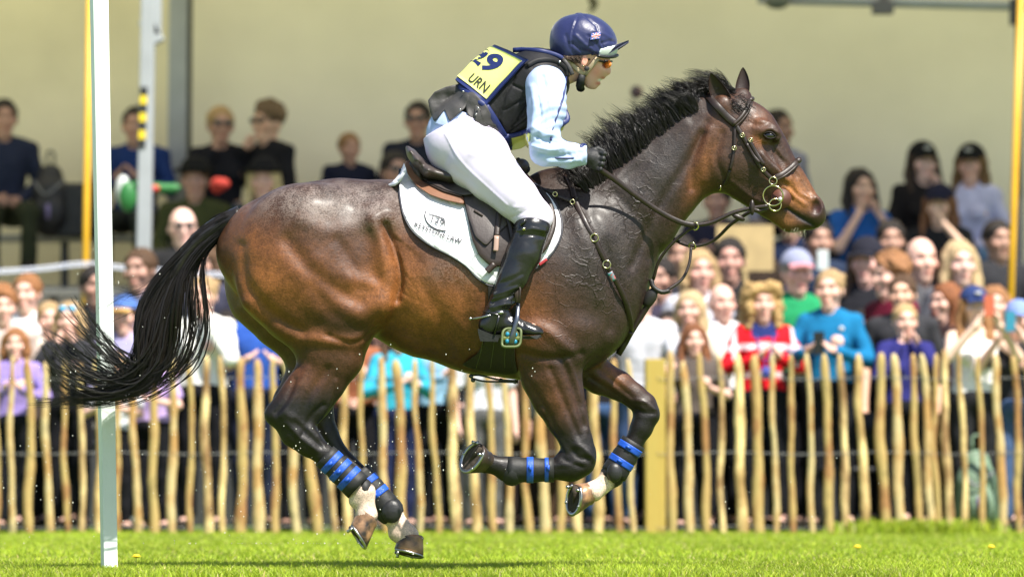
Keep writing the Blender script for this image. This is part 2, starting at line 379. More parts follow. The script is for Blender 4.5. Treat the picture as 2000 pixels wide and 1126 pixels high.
Rz = [((1250+a/2.365, 650+b/2.365), (1250+c/2.365, 650+d/2.365+3)) for a, b, c, d in [(135, 80, 150, 930), (205, 130, 237, 925), (280, 88, 318, 930), (365, 100, 385, 930), (448, 95, 478, 935), (532, 100, 553, 935), (610, 97, 630, 925), (693, 95, 707, 935), (775, 92, 800, 930), (855, 95, 880, 930), (927, 95, 957, 930), (1008, 95, 1040, 935), (1107, 90, 1130, 920), (1175, 95, 1208, 915), (1258, 95, 1290, 915), (1305, 95, 1355, 915), (1358, 95, 1375, 915), (1400, 75, 1432, 920), (1475, 95, 1510, 920), (1563, 100, 1590, 920), (1643, 100, 1680, 920), (1730, 105, 1757, 920), (1800, 100, 1830, 920), (1880, 100, 1905, 920)]]
wid = {0: 1}
for k, (a, b) in enumerate(Lz+Mz+Rz):
    A = P(b[0], b[1], FY); A[2] = -.05; T_ = P(a[0], a[1], FY); r0 = random.choice([.020, .024, .028, .033]); n = 34; pts = []; rr = []; ph = random.random()*6; amp = random.uniform(.004, .014)
    for i in range(n):
        t = i/(n-1); pts.append(A+(T_-A)*t+[amp*math.sin(ph+t*7)+.003*math.sin(ph*2+t*17), .5*amp*math.cos(ph+t*5), 0]); rr.append(r0*(1.08-.22*t)*(1+.10*math.sin(ph*3+t*11)+.14*max(0, math.sin(ph*5+t*23))**6))
    rr[-1] *= .42; rr[-2] *= .85
    q = MB(); q.tube(pts, rr, 9, flat=((0, 1, 0), .62)); V = q.V[0]
    for i in range(len(V)): V[i, 0] += .003*mnoise.noise(Vector((V[i, 0]*40, k, V[i, 2]*12)))
    q.build('pale', M[['pale', 'pale3', 'pale2', 'pale', 'pale4', 'pale3', 'pale'][(k*5) % 7]], fence)
q = MB(); a = P(1279, 1050, FY+.05); b = P(1279, 702, FY+.05); w = .130; q.box(((a+b)/2+[0, 0, -.02]), (w, w, abs((b-a)[2])+.05), rot=Matrix.Rotation(R(3), 3, 'Z')); bevel(q.build('post', M['post'], fence, smooth=False), .008)
for zpx in (738, 884, 1028):
    for s in (-1, 1):
        pts = []
        for i, px_ in enumerate(np.linspace(-60, 2060, 150)): p = P(px_, zpx+2*math.sin(px_*.021), FY); pts.append(p+[0, s*.026*math.cos(px_*.09), s*.006*math.sin(px_*.09)])
        q = MB(); q.tube(pts, .0019, 5); q.build('wire', M['wire'], fence)
# ---------------------------------------------------------------- the stand behind
M['canvas'] = mat('cream_canvas', (.84, .77, .55), .8, var=.10, vscale=1.2, bump=.02, bscale=1.5); M['canvas2'] = mat('grey_cream_canvas', (.86, .81, .64), .8, var=.07, vscale=1.0, bump=.02, bscale=1.5)
WY = 21.0
stand = empty('grandstand', (0, WY, 0)); tag(stand, 'grandstand with added roof, cream back wall and stepped benches behind the crowd', 'grandstand')
q = MB(); nx = 60
def wall(q, x0, x1, z0, z1, y):
    V = [(x, y+.03*math.sin(x*1.3)+.02*math.sin(z*2+x), z) for z in np.linspace(z0, z1, 8) for x in np.linspace(x0, x1, nx)]; V += [(a, b+.05, c) for a, b, c in V]; m = nx*8
    F = [[i*nx+j, i*nx+j+1, (i+1)*nx+j+1, (i+1)*nx+j] for i in range(7) for j in range(nx-1)]; F += [[a+m for a in f[::-1]] for f in F]; q.add(V, F)
wall(q, -9, P(352, 0, WY)[0]-.0, 0, 5.4, WY); q.build('wall_panel', M['canvas'], stand); q = MB(); wall(q, P(352, 0, WY)[0]+.02, 9, 0, 5.4, WY+.02); q.build('wall_panel', M['canvas2'], stand)
rm = mat('added_roof_canvas', (.80, .74, .55), .8); nt = rm.node_tree; tr = nt.nodes.new('ShaderNodeBsdfTranslucent'); tr.inputs[0].default_value = (.84, .78, .60, 1); ms = nt.nodes.new('ShaderNodeMixShader'); ms.inputs[0].default_value = .38
nt.links.new(nt.nodes['Principled BSDF'].outputs[0], ms.inputs[1]); nt.links.new(tr.outputs[0], ms.inputs[2]); nt.links.new(ms.outputs[0], nt.nodes['Material Output'].inputs[0])
q = MB(); q.add([(-9, 16.9, 5.3), (9, 16.9, 5.3), (9, 19.2, 5.5), (-9, 19.2, 5.5), (9, 21.4, 5.42), (-9, 21.4, 5.42)], [[0, 1, 2, 3], [3, 2, 4, 5]]); q.build('roof', rm, stand, smooth=False)  # unseen roof added to shade the back rows, translucent to brighten the wall
for y_, z_ in ((16.9, 5.3), (19.2, 5.48)): q = MB(); q.tube([(-9, y_, z_-.05), (9, y_, z_-.05)], .045, 8); q.build('roof_rail', M['grey'] if 'grey' in M else mat('rail_grey', (.36, .38, .4), .5), stand)
q = MB(); q.box((-9, 19, 2.7), (.06, 4, 5.4)); q.build('end_wall', M['canvas2'], stand, smooth=False); q = MB(); q.box((9, 19, 2.7), (.06, 4, 5.4)); q.build('end_wall', M['canvas2'], stand, smooth=False)
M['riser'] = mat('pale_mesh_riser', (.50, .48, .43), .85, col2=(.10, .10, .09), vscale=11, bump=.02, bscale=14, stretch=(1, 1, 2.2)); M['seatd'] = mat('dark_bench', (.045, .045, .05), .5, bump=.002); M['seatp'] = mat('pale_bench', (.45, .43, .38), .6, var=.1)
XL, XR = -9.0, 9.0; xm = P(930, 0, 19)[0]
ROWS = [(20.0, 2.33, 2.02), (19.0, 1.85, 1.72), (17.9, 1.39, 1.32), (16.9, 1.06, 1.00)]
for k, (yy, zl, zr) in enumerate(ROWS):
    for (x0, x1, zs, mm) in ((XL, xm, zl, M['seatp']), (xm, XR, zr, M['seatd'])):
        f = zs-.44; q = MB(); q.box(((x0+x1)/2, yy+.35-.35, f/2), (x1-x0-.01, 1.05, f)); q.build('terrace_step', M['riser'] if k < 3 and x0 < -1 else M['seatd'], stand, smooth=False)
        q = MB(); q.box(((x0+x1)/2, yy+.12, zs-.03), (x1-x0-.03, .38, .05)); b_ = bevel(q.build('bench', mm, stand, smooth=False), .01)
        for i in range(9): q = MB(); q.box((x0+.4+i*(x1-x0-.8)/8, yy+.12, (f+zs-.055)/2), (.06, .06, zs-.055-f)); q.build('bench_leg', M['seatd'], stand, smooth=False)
M['grey'] = mat('grey_steel', (.36, .38, .40), .5, var=.08, vscale=5); M['yel'] = mat('yellow_paint', (.70, .38, .015), .4, var=.08, vscale=6)
def bar(name, a, b, ya, w, d, m, lab=None, cat=None, parent=None):
    A = P(*a, ya); B_ = P(*b, ya); u = B_-A; L = np.linalg.norm(u); ang = math.atan2(u[0], u[2]); o = None
    q = MB(); q.box((A+B_)/2, (w, d, L), rot=Matrix.Rotation(ang, 3, 'Y')); return q, A, B_
q, A, B_ = bar('p', (272, 700), (294, -200), 16.2, .105, .12, M['grey']); A[2] = 0
sp = empty('support_post', (float(A[0]), 16.2, 0)); tag(sp, 'grey steel roof post with black and yellow hazard tape', 'post', 'roof posts of the stand')
q = MB(); u = B_-A; q.box((A+B_)/2, (.105, .12, np.linalg.norm(u)), rot=Matrix.Rotation(math.atan2(u[0], u[2]), 3, 'Y')); bevel(q.build('shaft', M['grey'], sp, smooth=False), .008)
q = MB(); ya = 16.2; q.box(P(297, 20, ya), (.14, .11, .38)); q.box(P(296, 62, ya), (.12, .11, .2), rot=Matrix.Rotation(R(-25), 3, 'Y')); bevel(q.build('gusset', M['grey'], sp, smooth=False), .01)
for i in range(7):
    q = MB(); c = P(281-i*.7, 178+i*17, 16.13); c[1] = 16.2-.068; q.box(c, (.052, .006, .064), mi=i % 2); q.build('hazard_tape', mat('tape_yellow', (.8, .6, .02), .5) if i % 2 else mat('tape_black', (.02, .02, .02), .5), sp, smooth=False)
A = P(340, 900, 20.4); A[2] = 0; B_ = P(350, -150, 20.4); sp = empty('support_post', (float(A[0]), 20.4, 0)); tag(sp, 'plain grey steel post against the cream wall', 'post', 'roof posts of the stand')
q = MB(); u = B_-A; q.box((A+B_)/2, (.15, .1, np.linalg.norm(u)), rot=Matrix.Rotation(math.atan2(u[0], u[2]), 3, 'Y')); q.build('shaft', M['grey'], sp, smooth=False)
q = MB(); q.box((A+B_)/2+[.095, .03, 0], (.04, .05, np.linalg.norm(u)), rot=Matrix.Rotation(math.atan2(u[0], u[2]), 3, 'Y')); q.build('edge_strip', mat('dark_seal', (.10, .10, .08), .7), sp, smooth=False)
for (a, b, yy, lab) in (((165, 640), (178, -120), 15.8, 'leaning yellow pole behind the white marker pole'), ((1972, 640), (1998, -120), 15.8, 'yellow pole at the right edge of the stand')):
    A = P(*a, yy); B_ = P(*b, yy); A[2] = max(A[2], 0); u = B_-A; A = A-u*(A[2]/u[2]); e = empty('yellow_pole', tuple(A)); tag(e, lab, 'pole', 'yellow poles of the stand')
    q = MB(); q.tube([A, B_], .025, 14); q.build('tube', M['yel'], e); q = MB(); c = A+u*.42; q.tube([c-[0, 0, .02], c+[0, 0, .02]], .029, 14); q.build('joint', mat('worn_joint', (.2, .1, .02), .6), e)
# roof pipe, hanging fittings
q = MB(); q.tube([P(1480, -2, 19), P(2060, 14, 19)], .04, 12); e = q.build('roof_pipe', M['grey']); tag(e, 'grey pipe along the top of the cream wall at right', 'pipe')
q = MB(); q.ball(P(1518, 4, 18.9), (.10, .06, .06), 12); q.tube([P(1518, 4, 18.9), P(1518, -40, 18.9)], .02, 8); e = q.build('pipe_clamp', mat('olive_metal', (.12, .13, .10), .6)); tag(e, 'round clamp on the roof pipe above the horse\'s head', 'clamp')
q = MB(); q.box(P(1724, 16, 18.9), (.17, .12, .10)); q.box(P(1726, -14, 18.9), (.08, .1, .16)); e = bevel(q.build('floodlight', mat('dark_fitting', (.13, .12, .13), .5), smooth=False), .012); tag(e, 'small dark lamp fitting hanging below the roof pipe', 'lamp')
q = MB(); q.tube(spline([P(1160, -30, 19), P(1152, 0, 19), P(1162, 14, 19), P(1150, 22, 19)], 14), .016, 8); q.ball(P(1160, 6, 19), (.035, .03, .05), 10); e = q.build('hanging_hook', mat('rusty_olive', (.12, .11, .06), .7)); tag(e, 'dark hook hanging above the rider\'s hat', 'hook')
q = MB(); c = P(1243, 180, 19.5); q.ball(c, (.052, .05, .055), 18); q.tube([c+[0, .05, 0], c+[0, 1.4, 0]], .006, 6); e = q.build('wall_knob', mat('knob_red_blue', (.16, .05, .05), .4, col2=(.03, .05, .08), vscale=9)); tag(e, 'round dark red and blue knob on the wall above the mane', 'knob')
q = MB(); q.box(P(1984, 24, 18), (.09, .1, .20)); q.box(P(1990, 300, 18.3), (.05, .05, 3.4)); e = q.build('end_post', mat('dark_end', (.04, .04, .045), .6), smooth=False); tag(e, 'dark end post beside the yellow pole at right', 'post')
# rope, bags, box and toys in the stand
for dy, lab in ((0, 'upper strand of the white rope across the left of the stand'), (6, 'lower strand of the white rope across the left of the stand')):
    q = MB(); q.tube(spline([P(-40, 530+dy, 15.7), P(80, 522+dy, 15.7), P(165, 513+dy, 15.7), P(260, 522+dy, 15.7), P(420, 533+dy, 15.7), P(760, 550+dy, 15.7)], 30), .0085, 6); e = q.build('rope', mat('white_rope', (.62, .64, .74), .6)); tag(e, lab, 'rope', 'white ropes before the stand')
M['bag'] = mat('black_nylon', (.016, .016, .019), .6, bump=.01, bscale=20, var=.3)
def backpack(c, s, lab, m, grp=None):
    e = empty('backpack', tuple(c)); tag(e, lab, 'backpack', grp); f = Field(np.array(c)+[-.3*s, -.25*s, -.05], np.array(c)+[.3*s, .25*s, .75*s], .014)
    f.chain([(np.array(c)+[0, 0, .16*s], .16*s), (np.array(c)+[0, 0, .36*s], .15*s), (np.array(c)+[0, .02, .50*s], .10*s)], .05); f.ell(np.array(c)+[0, -.12*s, .20*s], (.13*s, .07*s, .13*s), .03); V, F = f.mesh(1); mesh_np('pack', V, F, m, e)
    q = MB(); cc = np.array(c); q.tube(spline([cc+[-.03, 0, .60*s], cc+[-.025, 0, .69*s], cc+[.025, 0, .69*s], cc+[.03, 0, .60*s]], 10), .010, 6); q.build('handle', m, e)
    q = MB(); q.tube(spline([cc+[-.12*s, -.14*s, .45*s], cc+[-.02, -.20*s, .34*s], cc+[.12*s, -.15*s, .45*s]], 10), .008, 6); q.build('zip', mat('zip', (.2, .2, .22), .4), e)
    q = MB(); q.box(cc+[0, -.2*s, .2*s], (.03, .006, .12)); q.build('logo_strip', mat('mauve_mark', (.25, .2, .4), .6), e)
a = P(98, 428, 19.9); a[2] = 2.30; backpack(a, 1.0, 'black backpack on the bench left of the yellow pole', M['bag'])
q = MB(); c = P(150, 390, 19.9); q.box([c[0], 19.95, 2.30+.22], (.34, .24, .44)); e = bevel(q.build('holdall', M['bag'], smooth=False), .03); tag(e, 'black holdall on the bench beside the backpack', 'bag')
q = MB(); f = q.box([P(120, 0, 19.2)[0], 19.46-.02, 1.70], (.46, .02, .18)); e = q.build('vent_plate', mat('cream_plate', (.55, .53, .48), .6), smooth=False); tag(e, 'pale plate with three dark marks below the bags', 'plate')
e2 = empty('inflatable_toy', tuple(P(240, 390, 17.2))); tag(e2, 'bright green inflatable with red and white behind the hazard post', 'toy')
q = MB(); q.ball(P(250, 384, 17.2), (.07, .05, .12), 14); q.tube(spline([P(262, 360, 17.2), P(300, 366, 17.2), P(335, 368, 17.2), P(352, 365, 17.2)], 12), [.03]*4+[.038]*6+[.02]*2, 10); q.build('green_body', mat('green_vinyl', (.025, .17, .04), .5), e2)
q = MB(); q.ball(P(240, 372, 17.25), (.06, .04, .12), 12); q.build('white_panel', mat('white_vinyl', (.6, .62, .62), .3), e2); q = MB(); q.ball(P(300, 368, 17.12), (.05, .03, .03), 10); q.build('red_patch', mat('red_vinyl', (.55, .04, .03), .3), e2)
q = MB(); c = P(425, 362, 18.2); q.ball(c, (.06, .05, .065), 14); q.ball(c+[.03, -.02, .01], (.07, .06, .05), 12); e = q.build('red_hat', mat('red_felt', (.35, .025, .015), .8)); tag(e, 'bright red rolled hat held behind the man in the flat cap', 'hat')
q = MB(); c = P(1455, 484, 16.3); q.box(c, (.42, .03, .34)); q.tube([c-[0, 0, .17], [c[0], 16.3, 0]], .02, 6); e = q.build('tan_board', mat('tan_board', (.52, .38, .18), .7, var=.1), smooth=False); tag(e, 'tan board behind the bearded man under the horse\'s chin', 'board')
a = P(1908, 1040, 12.42); a[2] = 0; backpack(a, .92, 'sage green backpack on the ground behind the fence at right', mat('sage_canvas', (.16, .24, .16), .6, bump=.008, bscale=20, var=.3))
q = MB(); c = P(1660, 985, 13.2); c[2] = 0; e = empty('folding_chair', tuple(c)); tag(e, 'black folding chair with white studs behind the fence', 'chair'); 
for dx in (-.2, .2):
    q = MB(); q.tube([c+[dx, -.15, 0], c+[dx, .2, .8]], .012, 6); q.build('leg', M['bag'], e); q = MB(); q.tube([c+[dx, .2, 0], c+[dx, -.1, .42]], .012, 6); q.build('leg', M['bag'], e)
q = MB(); q.box(c+[0, .02, .42], (.42, .36, .03)); q.build('seat', M['bag'], e); q = MB(); q.box(c+[0, .17, .68], (.42, .02, .25)); q.build('backrest', M['bag'], e)
# ---------------------------------------------------------------- the horse
def sta(a, b, hw, y=0.0):
    A = P(*a, y); B = P(*b, y); r = np.linalg.norm(A-B)/2
    return ((A+B)/2, r, hw/r)
HB = Field((-1.32, -.36, -.02), (1.34, .36, 2.12), .0085)
trunk = [sta((494, 424), (486, 560), .12), sta((540, 384), (530, 600), .19), sta((594, 357), (594, 640), .24), sta((662, 349), (665, 645), .25),
         sta((750, 352), (760, 655), .25), sta((850, 354), (850, 700), .275), sta((950, 352), (948, 731), .285), sta((1030, 352), (1028, 740), .262),
         sta((1068, 354), (1076, 737), .235)]
HB.chain(trunk, .05)
neck = [sta((1105, 352), (1195, 598), .155), sta((1166, 327), (1288, 493), .125), sta((1226, 281), (1328, 434), .105), sta((1284, 240), (1352, 398), .09),
        sta((1335, 208), (1370, 376), .083), sta((1378, 191), (1392, 364), .08)]
HB.chain(neck, .06)
HB.ell(P(1155, 615, -.08), (.125, .10, .17), .05); HB.ell(P(1155, 615, .08), (.125, .10, .17), .05)    # pectorals
HB.ell(P(1120, 350, 0), (.16, .06, .05), .05)                                                        # withers
for s in (-1, 1):
    HB.ell(P(1105, 560, s*.15), (.13, .085, .30), .06, rot=Matrix.Rotation(R(20), 3, 'Y'))           # shoulder blade
    HB.ell(P(1080, 660, s*.15), (.17, .085, .14), .05)                                               # triceps
    HB.ell(P(742, 425, s*.20), (.07, .045, .05), .07)                                                # point of the hip
    HB.ell(P(600, 450, s*.15), (.22, .125, .18), .05)
def leg_hind(y, dx=0, dy=0, lo=None):
    t = lambda a, b, hw: sta((a[0]+dx, a[1]+dy), (b[0]+dx, b[1]+dy), hw, y)
    c = lambda a, b, r, hw: (P(a+dx, b+dy, y), r/480, hw*480/r)
    HB.chain([c(600, 506, 140, .15), c(604, 512, 142, .155), c(640, 540, 118, .15)], .03)
    HB.chain([c(640, 560, 100, .15), c(672, 600, 80, .14), c(660, 645, 66, .11), c(650, 692, 60, .09), c(626, 738, 51, .072), c(600, 774, 47, .058)], .035)
    HB.chain([c(548, 562, 76, .12), c(575, 610, 58, .10), c(630, 670, 50, .08)], .04)
    HB.ell(P(735+dx, 590+dy, y-.03*np.sign(-y)), (.062, .08, .09), .05)
# near hind leg
leg_hind(-.135)
HB.ell(P(534, 809, -.15), (.034, .03, .034), .02)
HB.chain([(P(600, 774, -.15), .096, .60), (P(572, 806, -.15), .092, .60), (P(582, 840, -.15), .073, .66), (P(604, 864, -.15), .056, .75), (P(630, 885, -.15), .042, .85), (P(680, 932, -.15), .036, .9), (P(709, 962, -.15), .050, .85),
          (P(714, 984, -.15), .036, .95), (P(716, 1004, -.15), .047, .95)], .03)
HB.ell(P(695, 978, -.15), (.03, .025, .028), .02)
# far hind leg
leg_hind(.13, -22, 14)
HB.chain([(P(604, 770, .12), .085, .62), (P(610, 805, .12), .085, .62), (P(632, 845, .12), .058, .8), (P(660, 885, .12), .040, .9), (P(738, 962, .12), .040, .9),
          (P(762, 1000, .12), .050, .85), (P(778, 1022, .12), .037, .9), (P(795, 1046, .12), .050, .95)], .03)
HB.ell(P(772, 1040, .12), (.03, .03, .035), .02)
# near fore leg, folded back
y = -.13
HB.chain([sta((1010, 700), (1136, 670), .10, y), sta((1020, 748), (1134, 718), .088, y), sta((1040, 786), (1138, 756), .073, y), sta((1068, 828), (1145, 800), .060, y),
          sta((1096, 870), (1155, 850), .050, y), (P(1133, 880, y), .058, .85), (P(1131, 900, y), .064, .8), (P(1118, 910, y), .058, .8)], .03)
HB.ell(P(1148, 888, y), (.03, .045, .04), .02); HB.ell(P(1100, 895, y), (.03, .03, .03), .03)
HB.chain([(P(1112, 914, y), .048, .85), (P(1070, 917, y), .040, .9), (P(1020, 917, y), .038, .9), (P(990, 915, y), .050, .8), (P(968, 908, y-.01), .036, .95), (P(948, 902, y-.015), .044, .95)], .025)
# far fore leg
y = .12
HB.chain([(P(1140, 712, y), .085, .9), (P(1172, 736, y), .070, .9), (P(1208, 752, y), .060, .9), (P(1238, 772, y), .050, .9), (P(1258, 790, y), .050, .9), (P(1262, 810, y), .050, .85), (P(1253, 834, y), .042, .9)], .03)
HB.ell(P(1275, 808, y), (.024, .04, .035), .02)
HB.chain([(P(1253, 836, y), .042, .9), (P(1238, 864, y), .038, .9), (P(1212, 905, y), .038, .9), (P(1196, 928, y), .048, .8), (P(1178, 946, y-.01), .034, .95), (P(1160, 958, y-.015), .044, .95)], .025)
# head
HB.chain([sta((1400, 187), (1396, 364), .080), sta((1440, 188), (1400, 362), .088), sta((1480, 206), (1404, 356), .09), sta((1504, 244), (1434, 382), .086), sta((1530, 290), (1471, 402), .072),
          sta((1550, 322), (1503, 418), .058), sta((1571, 353), (1530, 432), .049), sta((1589, 379), (1556, 440), .045), sta((1601, 398), (1580, 440), .040)], .03)
HB.ell(P(1420, 318, 0), (.115, .090, .105), .035)                               # jowl
HB.chain([(P(1450, 365, 0), .05, .9), (P(1500, 405, 0), .035, .9), (P(1535, 432, 0), .032, 1.1)], .03)
HB.ell(P(1547, 438, 0), (.042, .038, .034), .02)                                # chin
HB.ell(P(1568, 436, 0), (.05, .042, .027), .015)                                # lower lip
HB.ell(P(1585, 420, 0), (.048, .046, .052), .02)
for s in (-1, 1):
    HB.ell(P(1593, 402, s*.032), (.034, .022, .044), .02, rot=Matrix.Rotation(R(-20), 3, 'Y'))
    HB.ell(P(1595, 403, s*.058), (.024, .026, .036), .004, sub=True, rot=Matrix.Rotation(R(10), 3, 'Y'))  # nostril
    HB.ell(P(1500, 256, s*.078), (.062, .022, .040), .025, rot=Matrix.Rotation(R(30), 3, 'Y'))             # brow
    HB.ell(P(1503, 265, s*.101), (.026, .024, .019), .008, sub=True, rot=Matrix.Rotation(R(15), 3, 'Y'))
    HB.chain([(P(1480, 318, s*.068), .022), (P(1535, 345, s*.05), .012)], .03)                             # facial crest
    HB.ell(P(1520, 305, s*.078), (.06, .012, .018), .04, sub=True, rot=Matrix.Rotation(R(55), 3, 'Y'))
    HB.seg(P(1592, 437, s*.05), P(1535, 400, s*.068), .006, .005, .008, sub=True)                          # mouth line
    HB.seg(P(1588, 436, s*.045), P(1540, 404, s*.06), .008, .005, .006, sub=True)
EARS = [(-1, (1394, 196), (1432, 200), (1388, 142), -.055, -.075), (1, (1436, 178), (1462, 186), (1451, 131), .035, .05)]
for s, (ax_, ay_), (bx, by), tip_, y0, y1 in EARS: HB.ell(P((ax_+bx)/2, (ay_+by)/2+8, y0), (.04, .03, .04), .025)
HN = HB.near()
HN_raw = HN.copy()
def nearY(x, z, off=0.0):
    """near-side y of the horse at (x, z)"""
    i = np.clip(np.asarray((x-HB.lo[0])/HB.h), 0, HN.shape[0]-1.001); k = np.clip(np.asarray((z-HB.lo[2])/HB.h), 0, HN.shape[1]-1.001)
    i0 = i.astype(int); k0 = k.astype(int); fi = i-i0; fk = k-k0
    a = HN[i0, k0]*(1-fi)*(1-fk)+HN[i0+1, k0]*fi*(1-fk)+HN[i0, k0+1]*(1-fi)*fk+HN[i0+1, k0+1]*fi*fk
    return a-off
nan = np.isnan(HN)
for _ in range(14):                    # grow the depth map a little past the outline
    pad = np.pad(HN, 1, constant_values=np.nan); st = np.stack([pad[2:, 1:-1], pad[:-2, 1:-1], pad[1:-1, 2:], pad[1:-1, :-2]])
    import warnings; warnings.simplefilter('ignore')
    g = np.nanmean(st, 0); HN = np.where(np.isnan(HN), g*.9, HN)
HN = np.nan_to_num(HN, nan=0.0)
def S(px, py, off=.004):
    """pixel -> point on the near side of the horse"""
    y = -.2
    for _ in range(4): p = P(px, py, y); y = float(nearY(np.array(p[0]), np.array(p[2])))
    p = P(px, py, y-off); p[1] = y-off; return p
def Sline(pts, off=.004, n=30):
    c = spline([(a, b, 0) for a, b in pts], n); return np.array([S(q[0], q[1], off) for q in c])
V, F = HB.mesh(2)
N = vnorm(V, F); px, py = topx(V[:, 0], V[:, 1], V[:, 2])
side = np.clip((-N[:, 1])*1.6, 0, 1)*(np.abs(V[:, 1]) > .03)
side = np.clip(np.abs(N[:, 1])*1.6, 0, 1)
disp = np.zeros(len(V))
def groove(pts, w, a, spl=True):
    global disp
    if spl and len(pts) > 2: pts = [tuple(q[:2]) for q in spline([(x, z, 0) for x, z in pts], 24)]
    d = sdpoly(pts, px, py); disp += a*np.exp(-(d/w)**2)*side
# muscle lines traced over hindquarter, flank, shoulder, neck, legs and face
groove([(752, 440), (770, 485), (780, 535), (774, 585)], 8, -.020); groove([(728, 430), (745, 480), (752, 530), (765, 585)], 15, .014)
groove([(560, 470), (600, 520), (650, 560), (700, 590)], 16, -.010); groove([(480, 590), (540, 640), (600, 660), (680, 665), (730, 655)], 12, .008)
groove([(640, 655), (690, 668), (740, 640)], 6, -.007); groove([(470, 480), (480, 550), (530, 610), (590, 650)], 12, -.008)
groove([(610, 560), (650, 610), (700, 640)], 14, -.006); groove([(690, 545), (735, 560), (752, 600)], 16, .010)
groove([(660, 470), (690, 520), (700, 560)], 12, -.006); groove([(590, 430), (640, 450), (700, 440)], 18, .006)
for k in range(11): groove([(772+k*5, 462+k*4), (792+k*4.5, 520+k*2), (778+k*6, 570+k*3)], 2.1, -.0045*(1-k/13))
groove([(830, 560), (860, 620), (880, 690)], 14, -.004); groove([(900, 560), (915, 630), (920, 700)], 14, -.004)
groove([(1010, 640), (1060, 640), (1120, 690)], 12, .010); groove([(1020, 690), (1080, 700), (1135, 690)], 8, -.008)
groove([(1150, 420), (1185, 500), (1205, 570), (1195, 640)], 14, -.010); groove([(1130, 430), (1160, 510), (1175, 580)], 20, .008)
groove([(1200, 380), (1260, 440), (1270, 500)], 14, -.006); groove([(1380, 240), (1340, 320), (1290, 400), (1235, 520)], 9, -.007)
groove([(1225, 345), (1300, 270), (1380, 215)], 14, -.006); groove([(1180, 370), (1260, 300), (1340, 240)], 10, .005)
groove([(1372, 262), (1352, 320), (1352, 368)], 8, -.010); groove([(1385, 250), (1372, 310), (1375, 350)], 8, .005)
groove([(1500, 285), (1520, 330), (1540, 355)], 4, .004); groove([(1513, 283), (1530, 310), (1535, 335)], 2.5, .0035)
groove([(1545, 345), (1560, 375), (1580, 385)], 3, .004); groove([(1530, 365), (1555, 385), (1572, 400)], 3.5, .0045); groove([(1488, 300), (1520, 335), (1536, 352)], 4, .006); groove([(1478, 312), (1505, 345), (1520, 362)], 5, -.006); groove([(1528, 402), (1548, 414), (1566, 426), (1592, 441)], 2.6, -.007); groove([(1470, 240), (1488, 244), (1500, 240)], 6, -.006); groove([(1535, 372), (1548, 392)], 3, -.004); groove([(1515, 300), (1540, 325), (1555, 345)], 4, -.004); groove([(1410, 260), (1400, 310), (1415, 350)], 6, -.006); groove([(1430, 355), (1470, 385), (1510, 405)], 4, .004); groove([(1538, 360), (1560, 385)], 3, -.003)
groove([(1550, 330), (1572, 365), (1585, 385)], 3, -.003)
groove([(1520, 260), (1508, 252), (1495, 254), (1488, 262)], 2.6, .005); groove([(1490, 275), (1505, 278), (1520, 272)], 3, .004)
groove([(1075, 720), (1100, 780), (1130, 850)], 6, -.006); groove([(1095, 700), (1120, 760), (1140, 830)], 5, -.006); groove([(1108, 700), (1130, 760), (1148, 840)], 4, .004)
groove([(1170, 720), (1210, 755), (1240, 780)], 4, -.004); groove([(1185, 715), (1230, 760)], 3, .003)
groove([(640, 720), (600, 780), (590, 830)], 8, -.006); groove([(600, 720), (570, 780), (548, 810)], 6, .004); groove([(620, 830), (640, 870)], 4, -.004)
groove([(560, 810), (590, 830), (620, 850)], 9, .004)
groove([(575, 740), (560, 780), (540, 806)], 5, -.006); groove([(632, 790), (610, 810), (590, 850)], 5, -.006); groove([(655, 745), (640, 790), (622, 825)], 5, .005); groove([(560, 826), (590, 856), (620, 880)], 4, .005); groove([(575, 822), (600, 846), (628, 872)], 4, -.005)
groove([(1120, 880), (1130, 892), (1150, 896)], 5, -.006); groove([(1128, 868), (1146, 880), (1158, 896)], 5, .006); groove([(1100, 895), (1118, 905), (1138, 912)], 4, -.005); groove([(1060, 800), (1088, 850), (1108, 880)], 5, .005); groove([(1118, 905), (1080, 908), (1050, 908)], 4, .004)
groove([(1245, 800), (1260, 806), (1278, 806)], 4, -.005); groove([(1240, 780), (1262, 786), (1280, 800)], 4, .005); groove([(1150, 735), (1195, 765), (1240, 800)], 5, -.006)
groove([(1030, 745), (1060, 790), (1090, 850)], 6, -.005)
for cx_, cy_, r_, a_ in ((585, 520, 60, .008), (690, 610, 35, .010), (650, 430, 40, -.005), (740, 600, 22, .010), (820, 480, 50, -.006), (1080, 500, 50, .006), (1060, 670, 32, .008), (1140, 640, 26, .008),
                         (1190, 450, 40, .006), (1300, 330, 40, .004), (590, 400, 40, .006)):
    disp += a_*np.exp(-((px-cx_)**2+(py-cy_)**2)/r_**2)*side
disp *= 1.25; disp += .0016*side*np.array([mnoise.noise(Vector((a*16, b*16, c*16))) for a, b, c in V])
V = V+N*disp[:, None]; N = vnorm(V, F)
# coat colours (per vertex): brown body, tan flank and muzzle, black points, white pasterns
def g(cx, cy, rx, ry, ang=0):
    c, s = math.cos(R(ang)), math.sin(R(ang)); u = (px-cx)*c+(py-cy)*s; v = -(px-cx)*s+(py-cy)*c
    return np.exp(-(u/rx)**2-(v/ry)**2)
col = np.tile(np.array([.034, .0150, .0085]), (len(V), 1))
def blend(c, w): global col; w = np.clip(w, 0, 1)[:, None]; col = col*(1-w)+np.array(c)*w
nz = np.array([mnoise.noise(Vector((a*5, b*5, c*5))) for a, b, c in V[::1]])
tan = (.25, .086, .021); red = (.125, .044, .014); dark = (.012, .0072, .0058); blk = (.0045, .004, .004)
blend(red, .9*g(620, 560, 190, 110, 20)); blend(tan, .85*g(520, 560, 75, 70, 40)); blend(tan, .8*g(850, 600, 150, 90, 15)*(1+nz)); blend(tan, .7*g(760, 520, 45, 90)); blend(tan, .7*g(480, 500, 40, 70))
